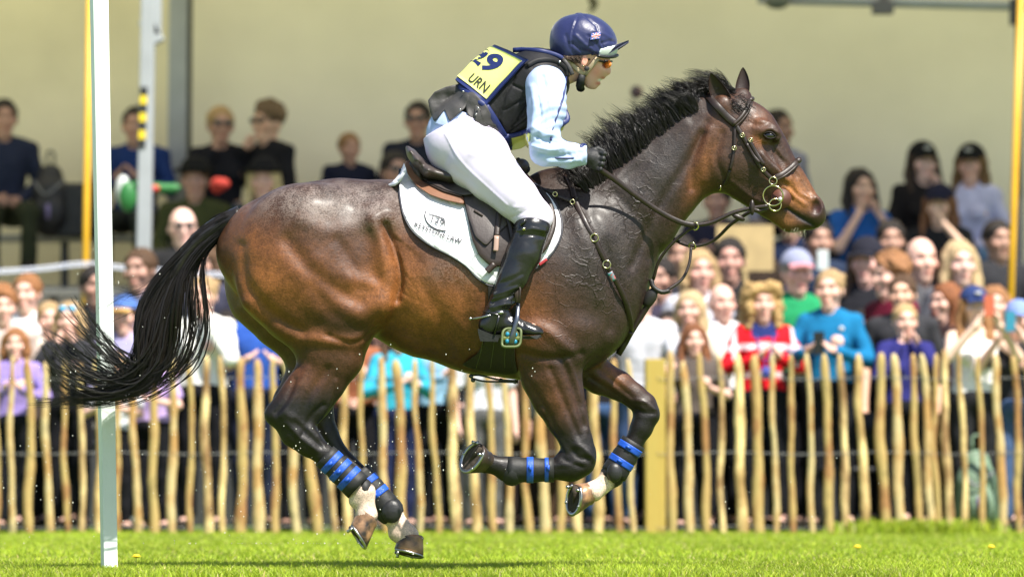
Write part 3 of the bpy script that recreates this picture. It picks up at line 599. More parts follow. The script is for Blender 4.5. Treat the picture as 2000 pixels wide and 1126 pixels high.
blend(red, .8*g(1000, 640, 130, 70)); blend(tan, .5*g(1040, 600, 60, 60)); blend(dark, .65*g(690, 640, 70, 30, 10)); blend(tan, .5*g(640, 660, 70, 14, 8))
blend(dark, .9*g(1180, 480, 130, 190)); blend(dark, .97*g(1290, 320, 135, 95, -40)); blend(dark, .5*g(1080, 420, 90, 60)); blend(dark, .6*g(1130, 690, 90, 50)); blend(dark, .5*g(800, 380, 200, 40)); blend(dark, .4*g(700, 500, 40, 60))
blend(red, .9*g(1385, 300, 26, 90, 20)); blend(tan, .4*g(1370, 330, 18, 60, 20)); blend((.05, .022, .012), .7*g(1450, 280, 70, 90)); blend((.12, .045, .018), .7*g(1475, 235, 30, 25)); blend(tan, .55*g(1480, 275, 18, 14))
blend((.34, .13, .035), .95*g(1555, 375, 36, 30, 50)); blend((.30, .11, .03), .7*g(1575, 390, 25, 14)); blend((.30, .12, .04), .6*g(1535, 430, 26, 16)); blend(blk, .95*g(1572, 428, 32, 10, 30)); blend((.03, .018, .014), .9*g(1600, 404, 14, 24))
blend(tan, .6*g(1195, 725, 40, 22, 40)*(V[:, 1] > 0)); blend(red, .5*g(1080, 770, 30, 60, -20)); blend(red, .6*g(600, 730, 40, 40)); blend((.12, .045, .018), .8*g(1418, 175, 14, 20)*(V[:, 1] < 0))
legm = np.clip((py-745)/45, 0, 1)*(px < 900); blend(blk, legm*.93)
legm = np.clip((py-790-np.where(V[:, 1] > 0, -30, 20))/50, 0, 1)*(px > 950); blend(blk, legm*.9)
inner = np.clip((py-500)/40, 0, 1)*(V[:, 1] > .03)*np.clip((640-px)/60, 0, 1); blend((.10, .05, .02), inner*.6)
ml = np.exp(-(sdpoly([(1528, 402), (1548, 414), (1566, 426), (1590, 440)], px, py)/4.0)**2); blend(blk, ml*.95); blend(blk, .7*g(1500, 267, 20, 8, 20))
w1 = g(716, 985, 42, 30)*1.5+g(712, 965, 30, 20); w2 = (g(782, 1028, 42, 38)*1.6)*(V[:, 1] > 0); w3 = (g(1168, 952, 30, 26, -30)*1.6)*(V[:, 1] > 0)
sock = (.66, .50, .40)
blend(sock, np.clip((w1*(V[:, 1] < 0)+w2+w3-.45+nz*.25)*3, 0, 1))
blend((.05, .012, .012), .95*g(1597, 403, 9, 13))
# masks: R painted highlight, G veins
hilite = np.clip(1.1*g(640, 395, 150, 45, 4)+.13*g(1180, 480, 110, 150)+.08*g(1290, 330, 100, 70, -40)+.55*g(900, 520, 60, 40)+.5*g(760, 400, 60, 40), 0, 1)
vein = np.clip(1.1*g(1150, 520, 80, 130)+.9*g(1240, 380, 80, 90, -40)+.55*g(1490, 330, 60, 90)+.3*g(880, 540, 60, 45)+.35*g(1100, 640, 90, 60), 0, 1)
coat = bpy.data.materials.new('bay_coat'); coat.use_nodes = True; t = coat.node_tree; n_ = t.nodes; l_ = t.links; b = n_['Principled BSDF']
tc = n_.new('ShaderNodeTexCoord'); a1 = n_.new('ShaderNodeAttribute'); a1.attribute_name = 'Col'; a2 = n_.new('ShaderNodeAttribute'); a2.attribute_name = 'Mask'
sx = n_.new('ShaderNodeSeparateXYZ'); l_.new(a2.outputs['Vector'], sx.inputs[0])
def noise(sc, det=5, vec=None, rough=.6):
    q = n_.new('ShaderNodeTexNoise'); q.inputs['Scale'].default_value = sc; q.inputs['Detail'].default_value = det; q.inputs['Roughness'].default_value = rough
    l_.new(vec or tc.outputs['Object'], q.inputs['Vector']); return q.outputs['Fac']
def mth(op, a, b_=None, c=None):
    q = n_.new('ShaderNodeMath'); q.operation = op
    for i, v in enumerate((a, b_, c)):
        if v is None: continue
        if hasattr(v, 'links'): l_.new(v, q.inputs[i])
        else: q.inputs[i].default_value = v
    return q.outputs[0]
def mr(v, a, b_, c, d):
    q = n_.new('ShaderNodeMapRange'); l_.new(v, q.inputs[0])
    for i, w in enumerate((a, b_, c, d)): q.inputs[i+1].default_value = w
    return q.outputs[0]
big = noise(9, 4); fine = noise(150, 3, rough=.75); mid = noise(45, 4)
tint = mth('MULTIPLY', mr(big, .3, .7, .72, 1.3), mr(mid, .3, .7, .78, 1.22))
tint = mth('MULTIPLY', tint, mr(fine, .35, .65, .72, 1.3))
mx = n_.new('ShaderNodeMix'); mx.data_type = 'RGBA'; mx.blend_type = 'MULTIPLY'; mx.inputs[0].default_value = 1; l_.new(a1.outputs['Color'], mx.inputs[6]); l_.new(tint, mx.inputs[7])
# sun highlight on the croup painted as dusty pale speckle, fainter on the neck
hilite_dust = mth('MULTIPLY', mr(mth('ADD', mth('MULTIPLY', noise(12, 4), .45), mth('MULTIPLY', noise(150, 3, rough=.8), .55)), .44, .58, 0, 1), sx.outputs[0])
mx2 = n_.new('ShaderNodeMix'); mx2.data_type = 'RGBA'; l_.new(mth('MULTIPLY', hilite_dust, .50), mx2.inputs[0]); l_.new(mx.outputs[2], mx2.inputs[6]); mx2.inputs[7].default_value = (.36, .30, .27, 1)
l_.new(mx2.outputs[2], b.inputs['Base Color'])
l_.new(mr(mth('ADD', mth('MULTIPLY', mid, .5), mth('MULTIPLY', fine, .5)), .35, .65, .40, .62), b.inputs['Roughness'])
b.inputs['Specular IOR Level'].default_value = .42; b.inputs['Sheen Weight'].default_value = .0; b.inputs['Sheen Roughness'].default_value = .35
b.inputs['Coat Weight'].default_value = .11; b.inputs['Coat Roughness'].default_value = .28
wv = n_.new('ShaderNodeVectorMath'); wv.operation = 'ADD'; nc = n_.new('ShaderNodeTexNoise'); nc.inputs['Scale'].default_value = 9; nc.inputs['Detail'].default_value = 3; l_.new(tc.outputs['Object'], nc.inputs['Vector'])
sc_ = n_.new('ShaderNodeVectorMath'); sc_.operation = 'SCALE'; sc_.inputs['Scale'].default_value = .14; l_.new(nc.outputs['Color'], sc_.inputs[0]); l_.new(tc.outputs['Object'], wv.inputs[0]); l_.new(sc_.outputs[0], wv.inputs[1])
vo = n_.new('ShaderNodeTexVoronoi'); vo.feature = 'DISTANCE_TO_EDGE'; vo.inputs['Scale'].default_value = 17; l_.new(wv.outputs[0], vo.inputs['Vector'])
vn = mth('MULTIPLY', mth('MULTIPLY', mr(vo.outputs['Distance'], 0, .07, 1, 0), sx.outputs[1]), mr(noise(7, 2), .42, .55, 0, 1))
strk = n_.new('ShaderNodeMapping'); strk.inputs['Scale'].default_value = (60, 60, 240); strk.inputs['Rotation'].default_value = (0, R(35), 0); l_.new(tc.outputs['Object'], strk.inputs[0])
hair = noise(1.6, 3, strk.outputs[0])
hgt = mth('ADD', mth('MULTIPLY', vn, .55), mth('ADD', mth('MULTIPLY', fine, mth('ADD', mth('MULTIPLY', sx.outputs[0], .55), .18)), mth('ADD', mth('MULTIPLY', hair, .25), mth('MULTIPLY', mid, .55))))
bp = n_.new('ShaderNodeBump'); bp.inputs['Distance'].default_value = .0036; l_.new(hgt, bp.inputs['Height']); l_.new(bp.outputs[0], b.inputs['Normal'])
horse = empty('horse', (0, 0, 0)); tag(horse, 'galloping bay horse with black mane and tail, all four hooves off the grass', 'horse')
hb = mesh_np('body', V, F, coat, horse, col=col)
am = hb.data.attributes.new('Mask', 'FLOAT_VECTOR', 'POINT'); am.data.foreach_set('vector', np.stack([hilite, vein, hilite*0], 1).astype(np.float32).ravel())
# eyes
M['eye'] = mat('horse_eye', (.006, .004, .003), .04, coat=1); M['lash'] = mat('eyelid', (.012, .008, .006), .75)
for s in (-1, 1):
    c = P(1503, 265, s*.086)
    e = MB().ball(c, (.0225, .017, .017), 20).build('eye', M['eye'], horse)
    q = MB(); rr = Matrix.Rotation(R(12), 3, 'Y')
    for zz, r0 in ((.0135, .0024), (-.0125, .0018)):
        pts = [c+np.array(rr @ Vector((u*.026, s*(.015-.008*u*u), zz*(1-u*u)+.001)))*1.0 for u in np.linspace(-1, 1, 12)]
        q.tube(pts, r0, 6)
    q.build('eyelid', M['lash'], horse)
M['ear'] = mat('ear_skin', (.022, .011, .008), .5, bump=.001, bscale=300, spec=.4)
for s, a_, b_, tip_, y0, y1 in EARS:    # cupped leaf with thickness
    A = P(*a_, y0); B_ = P(*b_, y0-.005); T_ = P(*tip_, y1); base = (A+B_)/2; ax = T_-base; Lr = np.linalg.norm(ax); ax = ax/Lr; wd = (B_-A); wd -= ax*(wd@ax); hw = np.linalg.norm(wd)/2; wd = wd/np.linalg.norm(wd)
    dp = np.cross(ax, wd); dp = dp if dp[1] < 0 else -dp; V_ = []; nu, nv = 13, 12
    for side_ in (0, 1):
        for i in range(nv):
            v = i/(nv-1); w_ = hw*(1-v)**.55*(1+1.3*v*(1-v)) if v < 1 else 0; cx = base+ax*Lr*v+wd*(.10*hw*math.sin(v*3)*s)
            for j in range(nu):
                u = -1+2*j/(nu-1); V_.append(cx+wd*w_*math.sin(u*1.5)/math.sin(1.5)-dp*(w_*.75*math.cos(u*1.45))*(1 if side_ == 0 else .78)+dp*(.012 if side_ else 0)*(1-v))
    F_ = []
    for sd in (0, 1):
        o = sd*nu*nv
        for i in range(nv-1):
            for j in range(nu-1): f = [o+i*nu+j, o+i*nu+j+1, o+(i+1)*nu+j+1, o+(i+1)*nu+j]; F_.append(f if sd else f[::-1])
    for i in range(nv-1):
        for j in (0, nu-1): F_.append([i*nu+j, (i+1)*nu+j, nu*nv+(i+1)*nu+j, nu*nv+i*nu+j])
    mesh_np('ear', np.array(V_), F_, M['ear'], horse)
# hooves and shoes
M['hoof'] = mat('hoof_horn', (.07, .045, .03), .35, col2=(.02, .017, .016), vscale=14, bump=.0015, bscale=60, stretch=(1, 1, .3)); M['hoofpale'] = mat('hoof_horn_pale', (.40, .22, .11), .38, col2=(.03, .025, .024), vscale=16, bump=.0015, bscale=60)
M['sole'] = mat('hoof_sole', (.055, .04, .028), .85, bump=.006, bscale=50, var=.4, vscale=30); M['steel'] = mat('steel', (.45, .45, .44), .33, metal=1, bump=.0006, bscale=120, var=.15, vscale=40)
def hoof(cc, sc, T, L, rc, rs, m, lat=.9):
    """cc coronet centre, sc sole centre, T toe direction, L lateral; radii"""
    cc, sc = np.asarray(cc), np.asarray(sc); T = np.asarray(T, float); T /= np.linalg.norm(T); L = np.asarray(L, float); L = L-T*(L@T); L /= np.linalg.norm(L)
    an = np.arange(24)/24*2*np.pi; ax = np.cross(T, L); ax = ax if ax@(sc-cc) > 0 else -ax
    rings = []
    for t_, rr in ((-.12, rc*.9), (0, rc*1.03), (.12, rc*1.0), (.5, (rc+rs)/2), (.93, rs), (1, rs*.97)):
        c = cc+(sc-cc)*t_; tilt = 1-max(t_, 0)
        toe = np.cos(an)
        rad = rr*(1-.10*(toe < -.6)*np.abs(toe+.6)/.4)
        rings.append(c+rad[:, None]*(toe[:, None]*T+np.sin(an)[:, None]*L*lat)-ax*(toe*.010*tilt)[:, None])
    q = MB(); Vv = np.concatenate(rings); Ff = []
    for i in range(len(rings)-1):
        for j in range(24): Ff.append([i*24+j, i*24+(j+1) % 24, i*24+24+(j+1) % 24, i*24+24+j])
    Ff.append([(len(rings)-1)*24+j for j in range(24)]); q.add(Vv, Ff); h = q.build('hoof', m, horse)
    q = MB(); q.ball(sc+ax*.0002-T*rs*.0, (1, 1, 1), 4) if False else None
    # sole dish and frog
    dish = np.array([sc+ax*(.003-.004*(k == 0))+rs*.86*k*(math.cos(a)*T+math.sin(a)*L*lat) for k in (0.001, .5, 1) for a in an])
    q.add(dish, [[i*24+j, i*24+(j+1) % 24, i*24+24+(j+1) % 24, i*24+24+j] for i in range(2) for j in range(24)])
    q.tube([sc-T*rs*.8+ax*.004, sc-T*rs*.2+ax*.006, sc+T*rs*.35+ax*.002], [rs*.22, rs*.15, rs*.03], 8)
    q.build('sole', M['sole'], h)
    q = MB(); a_ = np.linspace(-2.55, 2.55, 30)
    q.tube([sc+ax*.005+rs*.93*(math.cos(a)*T+math.sin(a)*L*lat) for a in a_], .0085, 6, flat=(ax, .7))
    for a in (-2.3, 2.3, -1.2, 1.2): p_ = sc+ax*.008+rs*.93*(math.cos(a)*T+math.sin(a)*L*lat); q.tube([p_, p_+ax*(.017 if abs(a) > 2 else .004)], .0065, 8)
    q.build('horseshoe', M['steel'], h)
hoof(P(718, 1008, -.15), P(700, 1045, -.16), P(717, 1070, -.15)-P(684, 1020, -.15), (0.15, -1, .1), .050, .060, M['hoofpale'])
hoof(P(801, 1049, .12), P(797, 1078, .115), P(828, 1084, .12)-P(768, 1070, .12), (.1, -1, .15), .054, .064, M['hoofpale'])
hoof(P(952, 902, -.145), P(924, 893, -.185), (-.62, .35, -.70), (.33, -.68, -.63), .048, .072, M['hoof'], .78)
hoof(P(1152, 962, .105), P(1123, 974, .085), (-.16, .1, -1), (.5, -.85, -.1), .048, .068, M['hoofpale'], .85)
# brushing boots
M['boot'] = mat('neoprene', (.012, .012, .012), .6, bump=.002, bscale=40, var=.3, vscale=20); M['bluestrap'] = mat('blue_strap', (.012, .085, .52), .5, bump=.0012, bscale=160, var=.18, vscale=30)
def sleeve(q, a, b, ra, rb, lat=.92, n=22, flare=.0, segs=10, mi=0, wob=.002):
    a, b = np.asarray(a), np.asarray(b); pts = [a+(b-a)*t for t in np.linspace(0, 1, segs)]
    r = np.array([ra+(rb-ra)*t+flare*(abs(2*t-1)**6)+wob*math.sin(t*17) for t in np.linspace(0, 1, segs)])
    q.tube(pts, r, n, flat=((0, 1, 0), lat), cap=True, mi=mi)
def leg_boot(a, b, ra, rb, straps, lab, pad=None, parts=()):
    e = empty('leg_boot', tuple(float(v) for v in b)); tag(e, lab, 'leg boot', 'brushing boots on the legs of the galloping horse')
    q = MB(); sleeve(q, a, b, ra, rb, flare=.003)
    for p_, r_ in parts: q.ball(p_, r_, 16)
    q.build('shell', M['boot'], e)
    if pad: MB().ball(pad[0], pad[1], 18, rot=pad[2]).build('strike_pad', mat('strike_pad', (.02, .02, .021), .45, bump=.002), e)
    a, b = np.asarray(a), np.asarray(b); d = (b-a); L = np.linalg.norm(d)
    for t in straps:
        q = MB(); c = a+d*t; w = .0135
        sleeve(q, c-d/L*w, c+d/L*w, ra+(rb-ra)*t+.0022, ra+(rb-ra)*t+.0022, segs=6, wob=0, flare=0)
        r0 = ra+(rb-ra)*t+.006; q.box(c+np.array([d[2], 0, -d[0]])/L*.008+np.array([0, -r0*.93, 0]), (.012, .005, .024), rot=Matrix.Rotation(math.atan2(-d[2], d[0]), 3, 'Y'))
        q.build('strap', M['bluestrap'], e)
leg_boot(P(634, 889, -.15), P(700, 951, -.15), .050, .059, (.22, .47, .72), 'black boot with three blue straps on the near hind leg', parts=[(P(712, 955, -.15), (.035, .045, .045))])
leg_boot(P(700, 920, .12), P(757, 992, .12), .048, .056, (.3, .62), 'black boot with rounded fetlock cap on the far hind leg', parts=[(P(760, 996, .12), (.06, .055, .06))], pad=(P(765, 998, .075), (.042, .02, .048), None))
leg_boot(P(1082, 917, -.13), P(992, 917, -.13), .047, .054, (.13, .52), 'black boot on the folded near foreleg, blue straps upright', parts=[(P(1000, 922, -.13), (.05, .052, .055))])
leg_boot(P(1238, 862, .12), P(1198, 926, .12), .050, .054, (.2, .62), 'black boot with padded oval on the far foreleg above the white sock', parts=[(P(1196, 926, .12), (.05, .05, .05))], pad=(P(1200, 922, .07), (.032, .02, .04), None))
# hair: strands as thin tapering tubes
M['hair'] = mat('horse_hair', (.012, .009, .0075), .36, spec=.55); 
def strands(name, paths, r0, parent=horse, m=None):
    """paths (n, k, 3)"""
    paths = np.asarray(paths); n, k, _ = paths.shape; r0 = np.broadcast_to(r0, (n,))
    T = np.gradient(paths, axis=1); T /= np.linalg.norm(T, axis=2)[..., None]+1e-9
    ref = np.array([.1, 1, .05]); A = np.cross(T, ref); A /= np.linalg.norm(A, axis=2)[..., None]+1e-9; B = np.cross(A, T)
    prof = (1-np.linspace(0, 1, k)**2*.85)[None, :, None]; out = []
    for j in range(3):
        an = 2*math.pi*j/3; out.append(paths+(A*math.cos(an)+B*math.sin(an))*prof*r0[:, None, None])
    V = np.stack(out, 2).reshape(-1, 3)
    i = np.arange(n)[:, None, None]*k*3; s_ = np.arange(k-1)[None, :, None]*3; j = np.arange(3)[None, None, :]; a = i+s_+j; b = i+s_+(j+1) % 3
    F = np.stack([a, b, b+3, a+3], -1).reshape(-1, 4)
    return mesh_np(name, V, F, m or M['hair'], parent)
def clumped(paths_ctrl, weights, n, jit, k=18, clump=9, cj=.004, curl=.006):
    out = []; radii = []
    ctrl = [np.array([P(*q) if len(q) == 3 else P(q[0], q[1], 0) for q in c]) for c in paths_ctrl]
    ctrl = [spline(c, k) for c in ctrl]; pr = np.array(weights, float); pr /= pr.sum()
    t = np.linspace(0, 1, k)
    for _ in range(n):
        i = rng.choice(len(ctrl), p=pr); j = max(0, min(len(ctrl)-1, i+rng.integers(-1, 2))); w = rng.random()
        base = ctrl[i]*(1-w*.5)+ctrl[j]*w*.5
        off = rng.normal(size=3)*jit; ph = rng.random(3)*6.28; fr = rng.uniform(3, 8)
        wob = np.stack([np.sin(t*fr+ph[q]) for q in range(3)], 1)*curl*(t[:, None])
        end = rng.uniform(.72, 1.0); tt = t*end
        base = np.stack([np.interp(tt, t, base[:, q]) for q in range(3)], 1)+off*(np.sqrt(t)[:, None]*.9+.1)+wob
        for c in range(clump):
            o2 = rng.normal(size=3)*cj; out.append(base+o2*(.3+.7*np.sin(np.pi*np.minimum(t*1.05, 1))[:, None])+rng.normal(size=3)*cj*1.3*(t[:, None]**3)); radii.append(rng.uniform(.0006, .0014))
    return np.array(out), np.array(radii)
tp = [[(447, 428, .02), (395, 455, 0), (340, 510, 0), (300, 560, 0), (272, 620, 0), (272, 700, 0), (262, 740), (200, 765), (130, 785), (70, 790)],
      [(449, 436, 0), (400, 465), (345, 525), (315, 590), (300, 660), (292, 720), (255, 760), (180, 780), (120, 775), (90, 730)],
      [(450, 440, -.03), (405, 470, -.03), (360, 530, -.03), (345, 600, -.03), (340, 670), (320, 725), (265, 762), (200, 770), (130, 750), (88, 700)],
      [(451, 446, 0), (410, 475), (372, 530), (370, 600), (372, 660), (350, 715), (290, 765), (220, 785), (160, 790), (120, 797)],
      [(451, 448, .04), (415, 475, .04), (385, 530, .04), (395, 600, .04), (388, 660, .03), (365, 710), (320, 750), (260, 775), (190, 775), (130, 760)]]
o1, r1 = clumped(tp, [1.7, 1.4, .65, .2, .16], 118, .015, k=22, clump=10, cj=.0030, curl=.016)
tf = [[(447, 430, 0), (350, 510), (300, 580), (285, 660), (265, 720), (225, 700), (180, 650), (140, 590)],
      [(447, 434, 0), (352, 520), (310, 600), (290, 680), (255, 725), (210, 690), (160, 650), (110, 610)],
      [(451, 446, .02), (400, 500, .02), (398, 570), (402, 640), (380, 705), (330, 745), (270, 772), (190, 782), (130, 760)],
      [(447, 430, 0), (352, 515), (295, 610), (285, 700), (240, 740), (180, 715), (130, 670), (95, 640)],
      [(447, 434, 0), (360, 530), (320, 620), (300, 700), (230, 750), (160, 740), (110, 700), (85, 650)]]
o2, r2 = clumped(tf, [1, 1, .7, 1, 1.5], 105, .024, k=22, clump=9, cj=.0016, curl=.026)
wis = [[(380, 470, 0), (320, 530), (260, 560), (215, 565), (160, 570)], [(370, 480, 0), (310, 560), (250, 590), (205, 600), (190, 640)], [(400, 470, 0), (400, 560), (410, 620), (385, 690), (330, 740)]]
o3, r3 = clumped(wis, [1, 1, 1], 22, .02, k=18, clump=2, cj=.004, curl=.035)
o3 = np.stack([np.stack([np.interp(np.linspace(0, 1, 22), np.linspace(0, 1, 18), a[:, q]) for q in range(3)], 1) for a in o3])
strands('tail', np.concatenate([o1, o2, o3]), np.concatenate([r1*1.15, r2*1.45, r3*.6]))
q = MB(); c = spline([P(470, 425, 0), P(448, 432, 0), P(410, 452, 0), P(370, 488, 0), P(340, 540, 0), P(322, 600, 0)], 16); q.tube(c, np.array([.05, .047, .045, .044, .042, .04, .038, .036, .034, .032, .03, .028, .024, .018, .012, .004]), 14)
dk = q.build('tail_dock', M['hair'], horse)
short = []; sr = []
for _ in range(2600):
    u = rng.random()**.8*14; i = int(u); base = c[i]+(c[i+1]-c[i])*(u-i); d = c[i+1]-c[i]; d /= np.linalg.norm(d)
    rad = rng.normal(size=3); rad -= d*(rad@d); rad /= np.linalg.norm(rad); r_ = .045-.0022*u; L_ = rng.uniform(.05, .10)
    p0 = base+rad*r_*.9; short.append(np.array([p0+d*L_*s+rad*(.006*math.sin(s*2.4))+np.array([0, 0, -.012*s*s]) for s in np.linspace(0, 1, 6)])); sr.append(.0011)
strands('tail_hair_top', short, np.array(sr))
# mane
mp = []; mrad = []
root = spline([(1128, 345, 0), (1165, 322, 0), (1205, 291, 0), (1262, 249, 0), (1325, 212, 0), (1362, 197, 0), (1382, 190, 0)], 60)
tipo = spline([(1098, 326, 0), (1150, 284, 0), (1172, 246, 0), (1232, 212, 0), (1288, 180, 0), (1330, 164, 0), (1362, 166, 0)], 60)
for _ in range(1050):
    u = rng.uniform(0, 58.9); i = int(u); f_ = u-i; r0 = root[i]*(1-f_)+root[i+1]*f_; tq = tipo[i]*(1-f_)+tipo[i+1]*f_
    below = rng.random()**1.3*(1 if r0[0] < 1352 else .12); pr_ = np.array([r0[0]+below*16, r0[1]+below*30*(1-.7*min(1, max(0, (r0[0]-1230)/120)))+3]); L_ = rng.uniform(.45, 1.0)+.30*max(0, math.sin(u*2.1)*math.sin(u*.9+1))*(1-.45*below*rng.random()); tip = r0[:2]+(tq[:2]-r0[:2])*L_+rng.normal(size=2)*np.array([13, 7])
    a = S(pr_[0], pr_[1], .003) if below > .12 else P(pr_[0], pr_[1], rng.normal()*.02); yy = rng.normal()*.035-.02*below
    b = P(*tip, yy); m_ = (a+b)/2+np.array([rng.normal()*.01, -.012*below, .02+rng.normal()*.008])
    if below > .12: m_[1] = min(m_[1], a[1]-.0)
    cs = spline([a, m_, b], 9)
    for _c in range(6):
        o = rng.normal(size=3)*.004; mp.append(cs+o*np.linspace(.4, 1.6, 9)[:, None]); mrad.append(rng.uniform(.0007, .0014))
for _ in range(160):                                                                  # forelock blown back over the poll
    a = P(rng.uniform(1402, 1440), rng.uniform(172, 188), rng.normal()*.02); b = P(rng.uniform(1330, 1405), rng.uniform(135, 185), rng.normal()*.04)
    m_ = (a+b)/2+np.array([0, 0, rng.uniform(.0, .03)]); cs = spline([a, m_, b], 9)
    for _c in range(5): mp.append(cs+rng.normal(size=3)*.003*np.linspace(.3, 1.6, 9)[:, None]); mrad.append(rng.uniform(.0005, .001))
for _ in range(90):
    a = P(rng.uniform(1420, 1455), rng.uniform(185, 215), -.07); b = a+np.array([rng.uniform(.02, .07), -.012, rng.uniform(-.07, .0)]); cs = spline([a, (a+b)/2+np.array([0, -.01, .01]), b], 9)
    mp.append(cs); mrad.append(.0009)
for _ in range(130):                                                                  # wisps at the withers
    a = P(rng.uniform(1120, 1175), rng.uniform(322, 345), rng.uniform(-.06, .02)); b = P(rng.uniform(1080, 1150), rng.uniform(318, 345), rng.uniform(-.1, .03)); cs = spline([a, (a+b)/2+np.array([0, 0, .015]), b], 9)
    for _c in range(4): mp.append(cs+rng.normal(size=3)*.004); mrad.append(.0011)
strands('mane', mp, np.array(mrad))
wh = []
for _ in range(60):
    a = P(rng.uniform(1532, 1575), rng.uniform(443, 450), rng.uniform(-.035, .035)); wh.append([a+(np.array([rng.uniform(-.03, .01), rng.uniform(-.02, .02), rng.uniform(-.045, -.015)]))*s for s in np.linspace(0, 1, 5)])
for _ in range(0):
    a = S(rng.uniform(1580, 1596), rng.uniform(420, 436), 0); wh.append([a+np.array([rng.uniform(.0, .03), -.012, rng.uniform(-.03, .0)])*s for s in np.linspace(0, 1, 5)])
strands('whiskers', wh, .0005, m=mat('pale_whisker', (.6, .55, .42), .5))
# ---------------------------------------------------------------- saddlery
M['padw'] = mat('white_quilt', (.80, .80, .84), .75, vscale=6, var=.04); M['lea'] = mat('brown_leather', (.030, .018, .013), .45, bump=.0008, bscale=90, var=.25, vscale=12, spec=.55)
M['leag'] = mat('grey_brown_leather', (.060, .047, .044), .42, bump=.0006, bscale=160, var=.15, vscale=12); M['tanlea'] = mat('tan_leather', (.19, .085, .045), .6, bump=.0008, bscale=80, var=.2)
M['brass'] = mat('brass', (.62, .55, .30), .22, metal=1); M['piping'] = mat('dark_piping', (.03, .03, .04), .5); M['bridle'] = mat('bridle_leather', (.020, .011, .008), .45, coat=.08, bump=.0006, bscale=120, var=.35, vscale=30)
t = M['padw'].node_tree; tc = t.nodes.new('ShaderNodeTexCoord'); bb = t.nodes['Principled BSDF']; mp_ = t.nodes.new('ShaderNodeMapping'); mp_.inputs['Rotation'].default_value = (0, R(45), 0); t.links.new(tc.outputs['Object'], mp_.inputs[0])
hs = []
for ax in 'XZ':
    w = t.nodes.new('ShaderNodeTexWave'); w.bands_direction = ax; w.inputs['Scale'].default_value = 7.5; w.inputs['Distortion'].default_value = .25; t.links.new(mp_.outputs[0], w.inputs[0]); p_ = t.nodes.new('ShaderNodeMath'); p_.operation = 'POWER'; t.links.new(w.outputs['Fac'], p_.inputs[0]); p_.inputs[1].default_value = .35; hs.append(p_.outputs[0])
mm = t.nodes.new('ShaderNodeMath'); mm.operation = 'MULTIPLY'; t.links.new(hs[0], mm.inputs[0]); t.links.new(hs[1], mm.inputs[1]); bp = t.nodes.new('ShaderNodeBump'); bp.inputs['Distance'].default_value = .004; bp.inputs['Strength'].default_value = .8; t.links.new(mm.outputs[0], bp.inputs['Height']); t.links.new(bp.outputs[0], bb.inputs['Normal'])
hy = lambda x, z: nearY(x, z)
# barrel-smoothed depth so sheets lie calm over the muscle relief
padpoly = [(784, 322), (779, 345), (780, 380), (788, 420), (806, 452), (838, 478), (880, 500), (910, 520), (932, 543), (958, 558), (985, 554), (1020, 540), (1058, 516), (1082, 490), (1096, 460), (1097, 430), (1087, 400), (1068, 374), (1046, 356), (1000, 350), (930, 350), (860, 346), (820, 338)]
pad = empty('saddle_pad', tuple(P(930, 350, 0))); tag(pad, 'white quilted saddle pad lettered in black under the saddle', 'saddle pad')
pp = drape('cloth', padpoly, hy, .014, M['padw'], pad, c=(930, 430), both=True, rings=14, n=110, smooth_n=2)
q = MB(); edge = [(781, 330), (779, 350), (780, 380), (788, 420), (806, 452), (838, 478), (880, 500), (910, 520), (932, 543), (958, 558), (985, 554), (1020, 540), (1058, 516), (1082, 490), (1096, 460), (1097, 430), (1087, 400), (1068, 374)]
strap(q, edge, .0042, 1, .009, 90, nn=6); q.build('piping', M['piping'], pad)
q = MB()
for s in (-1, 1):
    a = [P(756, 356, s*.02), P(770, 351, s*.04), P(781, 338, s*.06), P(789, 318, s*.08)]; b2 = [P(758, 360, s*.10), P(772, 357, s*.14), P(783, 348, s*.17), P(793, 330, s*.19)]
    q.add(a+b2+[v-np.array([0, 0, .012]) for v in a+b2], [[0, 1, 5, 4], [1, 2, 6, 5], [2, 3, 7, 6], [8, 12, 13, 9], [9, 13, 14, 10], [10, 14, 15, 11], [0, 8, 9, 1], [1, 9, 10, 2], [2, 10, 11, 3], [4, 5, 13, 12], [5, 6, 14, 13], [6, 7, 15, 14], [0, 4, 12, 8]])
q.build('rear_edge', M['padw'], pad)
ink = mat('black_lettering', (.02, .02, .03), .6)
def on_pad(px0, py0, ang, sc, off=.0215):
    ca, sa = math.cos(R(ang)), math.sin(R(ang))
    return lambda x, y: S(px0+sc*(x*ca+y*sa), py0+sc*(x*sa-y*ca), off)
text_mesh('KEYSTONE LAW', 1, on_pad(808, 441, 21, 13.2), ink, 'lettering', pad, bold=.02)
text_mesh('129', 1, on_pad(838, 431, 17, 20, .0225), mat('grey_ink', (.05, .05, .06), .6), 'number', pad, bold=.012)
q = MB(); strap(q, [(832, 411), (830, 422), (836, 436), (852, 447), (871, 451)], .0022, 1, .0185, 30, nn=6); strap(q, [(838, 417), (866, 427), (868, 441)], .0016, 1, .0185, 20, nn=6); q.build('number_holder', ink, pad)
text_mesh('LeMieux', 1, on_pad(921, 507, -38, 8.5), mat('grey_print', (.25, .27, .3), .6), 'maker_name', pad)
q = MB(); strap(q, [(1053, 517), (1060, 512), (1068, 506)], .006, .3, .017, 10); q.build('red_label', mat('red_label', (.35, .02, .03), .6), pad)
